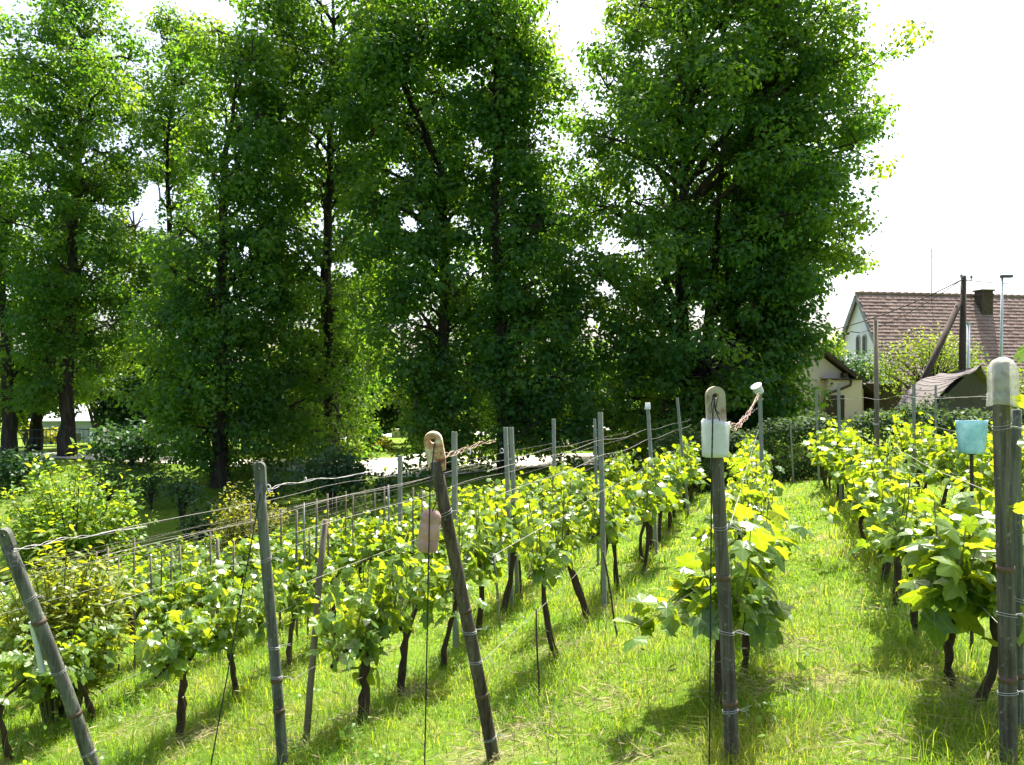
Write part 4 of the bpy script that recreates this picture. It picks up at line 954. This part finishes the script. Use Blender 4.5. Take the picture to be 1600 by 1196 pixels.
def metal_post(label, p_top, q_top, p_base, y, w=.042, mat='galv', row=None, cat='post', group='intermediate posts of the vine rows'):
    top = px(p_top, q_top, y); bx_ = (p_base - CX) / F * y; bz = gzf(bx_, y); b = Vector((bx_, y, bz))
    t = thing('trellis_post', b, label, cat, group)
    D = top - b; H = D.length; D.normalize(); X = (Vector((DX, DY, 0)) - D * D.dot(Vector((DX, DY, 0)))).normalized(); Y = D.cross(X)
    # channel section
    sec = [(-.5, -.5), (.5, -.5), (.5, .5), (.3, .5), (.3, -.2), (-.3, -.2), (-.3, .5), (-.5, .5)]
    A = [b * 0 + D * -.25 + Y * (x * w) + X * (y_ * w) for x, y_ in sec]
    s = MB(); s.prism(A, D * (H + .25)); s.build('profile', M[mat], t)
    n_ = MB()
    for k in range(6):
        q = D * (H * (.35 + .11 * k)); n_.box(q - Y * (w * .53), (.006, .012, .02), Matrix((Y, X, D)).transposed())
    n_.build('hooks', M[mat], t)
    return t
MP = [
    ('pale steel post right behind the leaning brown post', 710, 675, 712, 6.7),
    ('left one of the twin pale posts before the dark trunk', 790, 668, 800, 8.0),
    ('right one of the twin pale posts before the dark trunk', 799, 668, 809, 8.25),
    ('pale post in front of the sunlit path', 865, 655, 868, 9.8),
    ('pale post above the stakes, left of the leaning brown post', 625, 712, 626, 8.8),
    ('pale post in front of the stone wall', 938, 645, 945, 6.9),
    ('thin pale post just left of the one before the stone wall', 929, 655, 935, 9.6),
    ('leaning pale post topped with a small white cup', 1012, 634, 1026, 9.5),
    ('leaning pale post left of the canister post', 1058, 622, 1076, 12.4),
    ('pale post carrying the tilted white tub', 1187, 598, 1194, 8.0),
    ('tall pale post in front of the pink house door', 1310, 598, 1314, 11.0),
    ('shorter pale post before the pink house wall', 1275, 609, 1280, 14.2),
    ('pale post in front of the shed roof left of the brace', 1428, 600, 1428, 11.5),
    ('thin pale post in front of the shed, right of the brace', 1462, 602, 1462, 13.6),
    ('thin grey post standing in the hedge shadow', 1235, 660, 1240, 15.0)]
for i, (lb, a_, b_, c_, y_) in enumerate(MP): metal_post(lb, a_, b_, c_, y_, .030 if 'thin' in lb else .039, ['galv', 'concrete_post'][i % 2])
q = px(1368, 500, 13.0); b = Vector((q.x + .01, 13.0, gzf(q.x, 13)))
t = thing('tall_pole', b, 'tall weathered wooden pole before the white house gable', 'pole')
mb = MB(); mb.tube([(0, 0, -.3), (.01, 0, 1.2), (-.01, 0, q.z - b.z)], [.042, .04, .036], 9); mb.build('pole_shaft', M['stake'], t, smooth=True)
mb = MB(); mb.tube([(0, 0, 1.05), (.0, 0, 1.08)], .046, 9); mb.build('wire_tie', M['tie'], t)
# tilted tub with lid
c = px(1186, 612, 7.95); t = thing('plastic_tub', c, 'small white plastic tub tilted on top of a pale post', 'tub'); t.rotation_euler = (.3, math.radians(-32), 0)
o = cut_sleeve('tub_wall', 'white_plastic', 'x', 'x', (0, 0, 0), .085, .085, .085, 0, 0, closed=True, sq=2, taper=1.15, seed=2); o.parent = t; del o['label']; del o['category']; o.location = (0, 0, -.02)
mb = MB(); mb.tube([(0, 0, .065), (0, 0, .072)], .056, 20); mb.build('rim', M['white_plastic'], t)
mb = MB(); mb.tube([(-.05, 0, .06), (-.07, -.02, .0), (-.05, -.03, -.06), (-.0, -.03, -.08)], .002, 4); mb.build('handle', M['tie'], t)
c = px(1012, 640, 9.5)
cut_sleeve('plastic_cup', 'white_plastic', 'tiny white cup upside down on a leaning pale post', 'cup', c, .075, .075, .08, 0, 0, closed=False, sq=2, taper=.75, seed=2)
mb = None

# stakes
def stake(label, base, top, r, mat, name='stake', group=None, cat='stake'):
    base = Vector(base); base.z = gzf(base.x, base.y); t = thing(name, base, label, cat, group); D = Vector(top) - base
    rg = random.Random(int(base.x * 1000)); mb = MB()
    mb.tube([D * k + Vector((rg.uniform(-.006, .006), rg.uniform(-.006, .006), 0)) * (k > 0) for k in (-.12, .25, .5, .75, 1)], [r * 1.1, r * 1.05, r, r, r * .95], 7); mb.build('shaft', M[mat], t, smooth=True)
    mb = MB(); q = D * rg.uniform(.5, .7); mb.tube([q - D.normalized() * .006, q + D.normalized() * .006], r * 1.2, 7); mb.build('wire_tie', M['tie'], t)
stake('round wooden stake leaning in front of the grey post row', px(479, 1142, 4.98), px(508, 812, 5.05), .021, 'stake')
stake('short black rod in the grass beside the leaning brown post', px(842, 1102, 4.9), px(837, 952, 4.9), .006, 'stake_dark')
stake('thin black rod slanting right of the bare brown vine trunk', px(966, 1005, 5.9), px(942, 862, 5.9), .007, 'stake_dark')
stake('pale stake beside a vine trunk right of the leaning brown post', px(782, 958, 7.1), px(772, 868, 7.1), .012, 'galv')
SG = 'thin stakes among the lower vine rows'
STAKES = ([(210, 840, .011, 'stake'), (235, 868, .013, 'stake'), (253, 866, .008, 'stake_dark'), (268, 850, .011, 'stake'), (281, 852, .015, 'stake'), (297, 800, .013, 'stake'),
        (340, 842, .022, 'stake'), (329, 832, .011, 'stake'), (365, 845, .012, 'stake'), (392, 790, .012, 'stake'), (418, 802, .012, 'stake'), (440, 795, .014, 'stake'), (464, 798, .014, 'stake'), (474, 786, .013, 'galv'),
        (484, 830, .012, 'stake'), (494, 780, .014, 'stake'), (512, 772, .012, 'stake'), (520, 770, .014, 'stake'), (526, 776, .013, 'stake'), (540, 768, .011, 'stake'), (552, 774, .011, 'stake'), (570, 765, .012, 'stake'), (586, 770, .01, 'stake'),
        (600, 760, .012, 'stake'), (607, 758, .013, 'galv'), (150, 862, .012, 'stake'), (168, 855, .014, 'stake'), (185, 870, .011, 'stake'), (110, 905, .012, 'stake'), (48, 915, .012, 'stake_dark'), (645, 762, .011, 'stake'), (660, 766, .01, 'stake')])
STK = sorted(k[0] for k in STAKES)
for i, (p, q, thick, mat) in enumerate(STAKES):
    ys = np.linspace(8.2, 19, 200); xs = (p - CX) / F * ys; h = CAM_Z - (q - CY) / F * ys - gz(xs, ys); k = np.argmin(np.abs(h - (1.38 + .12 * math.sin(i * 1.7)))); y = ys[k]
    tp = px(p, q, y); stake('%s from the left of the slim stakes among the lower vine rows' % ORD[STK.index(p)], (tp.x + .02 * math.sin(i * 2.1), y, 0), tp, thick * .85, mat, group=SG)
mb = MB(); mb.tube([px(66, 1050, 4.62), px(59, 1012, 4.6), px(50, 972, 4.58)], .018, 10); mb.tube([px(50, 972, 4.58), px(56, 968, 4.6), px(66, 985, 4.66)], .003, 4)
tag(mb.build('metal_tube', M['steel']), 'short pale metal tube hanging beside the slanting left post', 'tube')

# ------------------------------------------------------------------ vines
ROWU = {0: -3.85, 1: -2.5, 2: -1.36, 3: -.19, 4: .95, 5: 2.15, 6: 3.35, 7: 4.55}
for k in range(1, 8): ROWU[-k] = -3.85 - 1.3 * k
ROWN = {0: 'the row behind the slanting left post', 1: 'the row behind the upright grey post', 2: 'the row behind the leaning brown post', 3: 'the row behind the canister post',
        4: 'the row behind the bottle capped post', 5: 'the first row right of the bottle capped post', 6: 'the second row right of the bottle capped post', 7: 'the third row right of the bottle capped post'}
for k in range(1, 8): ROWN[-k] = 'the %s row downhill of the slanting post' % ORD[k - 1]
V0 = {0: [4.5, 5.2], 1: [4.62, 5.2, 5.8, 6.8, 7.4], 2: [5.5, 6.6, 7.0], 3: [4.42, 5.0, 5.7], 4: [4.38, 4.75, 5.6, 6.5]}
tm_near = [vine_tmpl(True, f, d, i) for i, (f, d) in enumerate([(.18, .25), (.05, .45), (-.12, .2), (.3, .1), (.1, .7), (-.05, .35)])]
tm_far = vine_tmpl(False, .1, .3, 3)
leaf_meshes = []
for i, (T_, F_) in enumerate(tm_near):
    me = bpy.data.meshes.new('leaf'); me.from_pydata(T_.tolist(), [], F_); me.update(); me.materials.append(M['vine_single']); leaf_meshes.append(me)
vine_count = 0
def vine(row, i, u, v, near, rng):
    global vine_count
    x, y = xy_of(u, v); z = gzf(x, y)
    t = thing('grape_vine', (x, y, z), '%s vine from the camera in %s' % (ORD[i], ROWN[row]), 'vine', 'vines in ' + ROWN[row])
    vine_count += 1
    th = rng.uniform(.42, .6); lx, ly = xy_of(rng.normal() * .08, rng.normal() * .14)
    if row == 2 and i == 0: lx, ly, th = -.11, .02, .62
    if row == 2 and i == 1: lx, ly = -.24, .1
    hd = Vector((lx, ly, th)); sides = 8 if near else 6
    path = []; rad = []; n = 9 if near else 5; r0 = rng.uniform(.019, .033)
    b1, b2 = rng.normal() * .022, rng.normal() * .022
    for k in range(n + 1):
        f = k / n; path.append(Vector((0, 0, -.08)).lerp(hd, f) + Vector((b1 * math.sin(f * 3.14) + .006 * rng.normal() * (k > 0), b2 * math.sin(f * 3.14) + .006 * rng.normal() * (k > 0), 0)))
        rad.append(r0 * (1.15 - .35 * f) * (1 + .14 * rng.normal()) + (.008 if k == n else 0))
    mb = MB(); mb.tube(path, rad, sides); mb.build('trunk', M['vinewood'], t, smooth=True)
    arms = []; am = MB()
    for sg in (-1, 1):
        ax, ay = xy_of(rng.normal() * .05, sg * rng.uniform(.25, .46)); e_ = hd + Vector((ax, ay, rng.uniform(.02, .16)))
        pts = [hd, hd.lerp(e_, .5) + Vector((0, 0, .06)), e_]; am.tube(pts, [r0 * .6, r0 * .42, r0 * .3], 6, cap=False); arms.append(pts)
    am.build('arms', M['vinewood'], t, smooth=True)
    cm = MB(); P = []; T = []; nl = (190 if y < 6 else 190) if near else (210 if y < 12 else 170)
    nc = int(rng.integers(13, 18)); per = max(4, nl // nc); vig = rng.uniform(.75, 1.1) * (.8 if row < -1 else .68 if row < 1 else (.72 if row == 3 and y > 7 else 1)); cw = .55 if row == 3 and y > 6 else .8
    for c in range(nc):
        pts = arms[c % 2]; f = rng.random() * 2; s_ = pts[int(f)].lerp(pts[int(f) + 1], f - int(f)) if f < 2 else pts[2]
        ex, ey = xy_of(rng.normal() * .105 * cw, rng.normal() * .2); hh = rng.uniform(.22, .6) * vig
        e_ = s_ + Vector((ex, ey, hh)); m_ = s_.lerp(e_, .5) + Vector((ex * .3, ey * .3, .03))
        if rng.random() < .18: e_ = s_ + Vector((ex * 1.5, ey * 1.5, hh * .1 - .12)); m_ = s_.lerp(e_, .5) + Vector((0, 0, .12))
        if row == 3 and i == 0 and c < 4: e_ = hd + Vector((-.5 + .08 * c, -.12 + .06 * c, -.02 + .03 * c)); m_ = s_.lerp(e_, .5) + Vector((0, 0, .1))
        cm.tube([s_, m_, e_], [.0055, .0045, .002], 4, cap=False)
        for k in range(per):
            f = rng.uniform(.02, 1.05); q = s_.lerp(m_, f * 2) if f < .5 else m_.lerp(e_, f * 2 - 1)
            an = rng.uniform(0, 6.283); off = Vector((math.cos(an), math.sin(an), 0)) * rng.uniform(.02, .09)
            q = q + off + Vector((0, 0, rng.uniform(-.05, .05))); P.append(q)
            T.append((off.x * 8 + rng.normal() * .3, off.y * 8 + rng.normal() * .3, -.35 + rng.normal() * .3))
    cm.build('canes', M['cane'], t)
    P = np.array([tuple(p) for p in P]); T = np.array(T); n = len(P)
    N = nrm(T) * .35 + rng.normal(size=(n, 3)) * .38 + np.array([.12, .05, .8])
    hrel = np.clip((P[:, 2] - .45) / .7, 0, 1)
    sz = (.042 + .075 * rng.random(n) ** 1.4) * (1.15 - .4 * hrel) * (1.5 if row >= 3 and y < 4.9 else (1.12 if y < 6.0 else 1))
    if near:
        Nn = nrm(N); Tn = nrm(T - Nn * np.sum(T * Nn, axis=1, keepdims=True)); X = np.cross(Tn, Nn)
        for k in range(n):
            o = bpy.data.objects.new('leaf', leaf_meshes[int(rng.integers(len(leaf_meshes)))])
            m_ = Matrix(((X[k, 0], Tn[k, 0], Nn[k, 0]), (X[k, 1], Tn[k, 1], Nn[k, 1]), (X[k, 2], Tn[k, 2], Nn[k, 2])))
            o.location = P[k]; o.rotation_euler = m_.to_euler(); o.scale = (sz[k],) * 3; COL.objects.link(o); o.parent = t
    else:
        V, Fc = leaf_cloud(P, N, T, sz * (1.08 if y < 10 else 1.2), tm_far[0], tm_far[1])
        o = np_mesh('foliage', V, Fc, M['vine'], t, np.repeat(rng.random(n) * .98, len(tm_far[0]))); o['kind'] = 'stuff'
    return t
def infront(x, y, z, m=70):
    p = CX + x / y * F; return -m < p < 1600 + m and y > 2.2
for row in sorted(ROWU):
    u = ROWU[row]; rng = np.random.default_rng(100 + row)
    vend = 15.2 if row >= -1 else 16.2 - .45 * (-row - 1)
    if row >= 4: vend = 14.8
    vs = list(V0.get(row, [])); v = (vs[-1] if vs else 3.6) + .72
    while v < vend: vs.append(v + rng.normal() * .08); v += rng.uniform(.62, .86)
    i = 0
    for v in vs:
        uu = u + rng.normal() * .03; x, y = xy_of(uu, v); 
        if y < 2.2 or not infront(x, y, 0): continue
        near = y < 7.2 and row >= -1
        vine(row, i, uu, v, near, rng); i += 1
# a shoot with large leaves rising beside the bottle-capped post (right edge)
t = thing('vine_shoot', (2.35, 3.3, gzf(2.35, 3.3)), 'tall vine shoot with large leaf at the right edge beside the bottle', 'vine')
bz = t.location.z
mb = MB(); mb.tube([(0, 0, -.05), (.03, 0, .8), (.02, -.02, 1.45), (-.02, -.05, px(0, 560, 3.2).z - bz)], [.008, .007, .006, .003], 6); mb.build('cane', M['cane'], t)
for (p, q, y, s, r_) in [(1592, 560, 3.2, .15, (1.0, .3, -1.9)), (1610, 640, 3.25, .14, (.6, -.3, 2.2)), (1605, 700, 3.3, .13, (.5, .4, -1.2)), (1612, 800, 3.25, .15, (.6, .2, 2.6))]:
    o = bpy.data.objects.new('leaf', leaf_meshes[0]); COL.objects.link(o); o.parent = t; w = px(p, q, y); o.location = (w.x - 2.35, w.y - 3.3, w.z - bz); o.rotation_euler = r_; o.scale = (s,) * 3

# ------------------------------------------------------------------ trellis wires
def row_wire(row, which, h0, h1, v0, v1, r=.0018, off=0.0, label=None):
    u = ROWU[row] + off; pts = []; n = 26
    for k in range(n + 1):
        f = k / n; v = v0 + (v1 - v0) * f; x, y = xy_of(u, v); pts.append(Vector((x, y, float(np.interp(u, U_P, Z_P)) - .02 * min(max(v - 5, 0), 11) + h0 + (h1 - h0) * f - .025 * abs(math.sin(f * math.pi * 4)) + .006 * math.sin(f * 31))))
    mb = MB(); mb.tube(pts, r, 5); tag(mb.build('trellis_wire', M['wire']), label or '%s wire strung along %s' % (which, ROWN[row]), 'wire', 'wires of the vine trellis')
for row in range(-4, 7):
    ve = 15 if row >= -1 else 16.2 - .45 * (-row - 1)
    H = 1.52 if row >= 0 else 1.3
    r_ = .0016 if row >= 0 else .0011
    row_wire(row, 'topmost', H, H - .02, 3.85, ve, r_); row_wire(row, 'middle', 1.08, 1.1, 3.85, ve, r_, off=.02)
    if row >= -1: row_wire(row, 'lowest', .56, .6, 3.85, ve, r_, off=-.02)
    if 0 <= row <= 2: row_wire(row, 'second from top', H - .14, H - .12, 3.85, ve, off=.015)
# thick twisted tie strands by the post heads and dry tangled tendrils
def tangle(label, pts, nst, spread, r, mat, seed, name='dry_tendrils', cat='tendrils'):
    rg = random.Random(seed); mb = MB(); P = [Vector(p) for p in pts]
    for s in range(nst):
        out = []; a0 = rg.uniform(0, 6.28)
        for i in range(len(P) - 1):
            for k in range(6):
                f = k / 6; q = P[i].lerp(P[i + 1], f); a0 += rg.uniform(.3, 1.3)
                out.append(q + Vector((rg.uniform(-.4, .4) * spread, math.cos(a0) * spread, math.sin(a0) * spread)))
        out.append(P[-1]); mb.tube(out, r, 4, cap=False)
    tag(mb.build(name, M[mat]), label, cat)
tangle('tangle of dry pinkish tendrils between canister post and tub post', [px(1137, 665, 4.0), px(1150, 668, 4.6), px(1165, 655, 5.6), px(1178, 632, 7.0), px(1186, 615, 7.9), px(1187, 603, 8.0)], 5, .02, .0016, 'dry', 1)
tangle('dry twisted tendrils on the wires right of the leaning brown post', [px(692, 712, 4.1), px(712, 708, 4.7), px(735, 700, 5.4), px(752, 692, 6.0), px(775, 690, 6.8)], 4, .014, .0015, 'dry', 2)
tangle('pale twisted wire strands leaving the upright grey post', [px(410, 768, 4.4), px(440, 758, 4.7), px(475, 752, 5.0), px(525, 746, 5.6), px(600, 735, 6.6)], 3, .007, .0015, 'tie', 3, 'twisted_wire', 'wire')
tangle('pale twisted wire strands leaving the slanting left post', [px(22, 860, 4.45), px(60, 852, 4.6), px(95, 842, 4.9), px(140, 838, 5.4), px(230, 822, 6.2)], 3, .008, .0015, 'tie', 4, 'twisted_wire', 'wire')
def loops(label, spots, r):
    mb = MB()
    for p, q, y, s in spots:
        c = px(p, q, y); mb.tube([c + Vector((math.cos(a_) * s, .01 * a_, math.sin(a_) * s * 1.3 + (.0 if a_ < 4.4 else -(a_ - 4.4) * s * .5))) for a_ in np.linspace(-1.2, 5.6, 16)], r, 5)
    tag(mb.build('wire_loop', M['tie']), label, 'wire')
loops('bent wire hook on the wire right of the leaning brown post', [(732, 706, 5.0, .014)], .004)
loops('bent wire hook before the dark trunk', [(784, 705, 6.4, .014)], .003)
loops('pale cord loop on the upright grey post head', [(418, 764, 4.37, .016)], .004)
loops('small wire hook upright on the strands beside the grey post', [(476, 750, 4.9, .010)], .003)

# ------------------------------------------------------------------ grass
def pnoise(x, y): return (np.sin(x * 1.9 + 1.3 * np.sin(y * .9)) + np.sin(y * 2.3 + 1.7 * np.sin(x * 1.1 + 2)) + .7 * np.sin(x * 4.7 + y * 3.9 + 1)) / 2.7
BARE = [((p_ - CX) / F * y_, y_, r_ * 1.35) for p_, y_, r_ in [(930, 4.75, .17), (800, 4.45, .14), (745, 4.1, .22), (235, 5.9, .2), (1180, 4.5, .16), (1530, 3.95, .2), (1350, 3.6, .15), (480, 4.95, .13), (310, 5.4, .12), (560, 5.3, .12), (1010, 3.9, .16), (640, 5.7, .12), (1240, 5.2, .16), (1100, 3.3, .2), (1290, 4.4, .12), (880, 5.9, .14), (690, 3.6, .16), (540, 4.2, .15)]]
def grass(name, label, bands, mat, hscale=1.0):
    rng = np.random.default_rng(21); Vs = []; Fs = []; Ts = []; off = 0
    for y0, y1, dens, wd, hk in bands:
        area = 1.45 * (y1 * y1 - y0 * y0) / 2; n = int(area * dens)
        y = np.sqrt(rng.uniform(y0 * y0, y1 * y1, n)); x = rng.uniform(-.725, .725, n) * y
        # tufts
        tu = rng.random(n) < .6; m_ = max(n // 14, 1); ty = np.sqrt(rng.uniform(y0 * y0, y1 * y1, m_)); tx = rng.uniform(-.725, .725, m_) * ty; ti = rng.integers(0, m_, n)
        x = np.where(tu, tx[ti] + rng.normal(size=n) * .045, x); y = np.where(tu, ty[ti] + rng.normal(size=n) * .045, y)
        u, v = uv_of(x, y); pn = pnoise(x, y)
        rows = np.array(sorted(ROWU.values())); du = np.min(np.abs(u[:, None] - rows[None]), axis=1)
        p3 = pnoise(x * 3.9 + 1, y * 3.9 + 7); h = (.03 + .045 * rng.random(n) + .12 * np.clip(pn * .6 + p3 * .6, 0, 1) * rng.random(n)) * hk + .10 * np.exp(-(du / .22) ** 2) * rng.random(n) * (v < 15.5) * hk
        bare = np.min([((x - bx) ** 2 + (y - by) ** 2) / br ** 2 for bx, by, br in BARE], axis=0)
        keep = (rng.random(n) > .75 * np.clip(-pn - .3, 0, 1) * 1.9) & (v < 26) & (rng.random(n) < bare * .8)
        x, y, h, pn, tu, ti = x[keep], y[keep], h[keep], pn[keep], tu[keep], ti[keep]; n = len(x); z = gz(x, y) - .01
        rt = rng.random(len(tx))[ti]; tall = rt < .16; h = np.where(tu & tall, h * 1.5 + .10 * rng.random(n), h)
        th = rng.uniform(0, 6.283, n); lean = rng.uniform(.25, 1.7, n); dirx, diry = np.cos(th), np.sin(th); sx, sy = -diry, dirx
        w = wd * rng.uniform(.6, 1.3, n)
        B = np.stack([x, y, z], 1); Dv = np.stack([dirx, diry, np.zeros(n)], 1); Sv = np.stack([sx, sy, np.zeros(n)], 1); Up = np.array([0, 0, 1.])
        m1 = B + Dv * (h * lean * .32)[:, None] + Up * (h * (.62 - .1 * lean))[:, None]; tip = B + Dv * (h * lean * .95)[:, None] + Up * (h * np.maximum(1 - .3 * lean ** 1.5, .25))[:, None]
        V = np.stack([B - Sv * (w / 2)[:, None], B + Sv * (w / 2)[:, None], m1 + Sv * (w * .4)[:, None], m1 - Sv * (w * .4)[:, None], tip], 1).reshape(-1, 3)
        i0 = off + np.arange(n)[:, None] * 5
        Fs.append(np.concatenate([i0 + np.array([0, 1, 2]), i0 + np.array([0, 2, 3]), i0 + np.array([3, 2, 4])], 0)); off += 5 * n
        p2 = pnoise(x * 2.7 + 5, y * 2.7 + 2); tint = np.clip(.28 + .26 * p2 + .12 * pn + rng.normal(size=n) * .14, .0, .98); dry = rng.random(n) < np.clip(.06 - .25 * np.minimum(pn + .25, 0) + .5 * np.clip(p2 - .25, 0, 1), 0, .65); dry = np.where(tu, rt > .80, dry) | dry; tint = np.where(dry & (rng.random(n) < .7), .78, np.minimum(tint, .56))
        Vs.append(V); Ts.append(np.repeat(tint, 5))
    o = np_mesh(name, np.concatenate(Vs), np.concatenate(Fs), M[mat], None, np.concatenate(Ts)); o['kind'] = 'stuff'; o['label'] = label; o['category'] = 'grass'; return o
grass('meadow_grass', 'sunlit green grass with dry tufts between the vine rows', [(2.3, 4.2, 6500, .0030, .95), (4.2, 6, 3800, .0042, 1.0), (6, 8.5, 1700, .0060, 1.05), (8.5, 13, 560, .010, 1.1), (13, 19, 200, .016, 1.1), (19, 29, 60, .028, 1.0)], 'grass')
def seed_stalks():
    rng = np.random.default_rng(3); mb = MB()
    for i in range(320):
        y = math.sqrt(rng.uniform(2.6 ** 2, 8 ** 2)); x = rng.uniform(-.66, .66) * y; z = gzf(x, y); h = rng.uniform(.18, .42); th = rng.uniform(0, 6.28); l = rng.uniform(.1, .5)
        d = Vector((math.cos(th), math.sin(th), 0)); b = Vector((x, y, z)); p = [b, b + d * (h * l * .3) + Vector((0, 0, h * .6)), b + d * (h * l) + Vector((0, 0, h))]
        mb.tube(p, [.0016, .0013, .001], 3, cap=False)
        if rng.random() < .6:
            e = p[2] + d * .05 + Vector((0, 0, .03 - .05 * l)); mb.tube([p[2] - d * .01, p[2].lerp(e, .4), e], [.001, .005, .001], 4, cap=False)
    o = mb.build('dry_grass_stalks', M['straw']); o['kind'] = 'stuff'; o['label'] = 'pale dry seed stalks standing in the near grass'; o['category'] = 'grass'
seed_stalks()
def litter():
    rng = np.random.default_rng(31); n = 6500; y = np.sqrt(rng.uniform(2.5 ** 2, 9 ** 2, n)); x = rng.uniform(-.7, .7, n) * y
    k = rng.integers(0, len(BARE), n); B_ = np.array(BARE)[k]; on = rng.random(n) < .5
    x = np.where(on, B_[:, 0] + rng.normal(size=n) * B_[:, 2] * .7, x); y = np.where(on, B_[:, 1] + rng.normal(size=n) * B_[:, 2] * .7, y)
    keep = on | (pnoise(x * 1.6 + 3, y * 1.6) > .25); x, y = x[keep], y[keep]; n = len(x)
    P = np.stack([x, y, gz(x, y) + rng.uniform(.004, .05, n)], 1); T = rng.normal(size=(n, 3)); T[:, 2] *= .25; N = rng.normal(size=(n, 3)) * .3; N[:, 2] += 1
    tm = np.array([(-.012, 0, 0), (.012, 0, 0), (.009, .6, .06), (0, 1, 0)]); V, Fc = leaf_cloud(P, N, T, rng.uniform(.05, .14, n), tm, [(0, 1, 2), (0, 2, 3)])
    o = np_mesh('straw_litter', V, Fc, M['straw'], None, np.repeat(rng.random(n) * .98, 4)); o['kind'] = 'stuff'; o['label'] = 'dry straw lying flat among the grass'; o['category'] = 'straw'
litter()
def weeds():
    rng = np.random.default_rng(8); n = 5200; y = np.sqrt(rng.uniform(2.5 ** 2, 10 ** 2, n)); x = rng.uniform(-.7, .7, n) * y
    c = rng.integers(0, 260, n); cy = np.sqrt(rng.uniform(2.6 ** 2, 12 ** 2, 260)); cx = (rng.uniform(-.7, .7, 260) - .25 * (rng.random(260) < .4)) * cy
    x = cx[c] + rng.normal(size=n) * .05; y = cy[c] + rng.normal(size=n) * .05; z = gz(x, y) + rng.uniform(.01, 1, n) * rng.uniform(.05, .2, 260)[c]
    T = rng.normal(size=(n, 3)); T[:, 2] = rng.uniform(-.1, .5, n); N = rng.normal(size=(n, 3)) * .35; N[:, 2] += 1
    V, Fc = leaf_cloud(np.stack([x, y, z], 1), N, T, rng.uniform(.02, .055, n), BROAD_T, LANCE_F, 1.2)
    o = np_mesh('weeds', V, Fc, M['shrub_bright'], None, np.repeat(rng.random(n) * .6, 6)); o['kind'] = 'stuff'; o['label'] = 'low broad leaved weeds scattered in the grass'; o['category'] = 'weeds'
weeds()
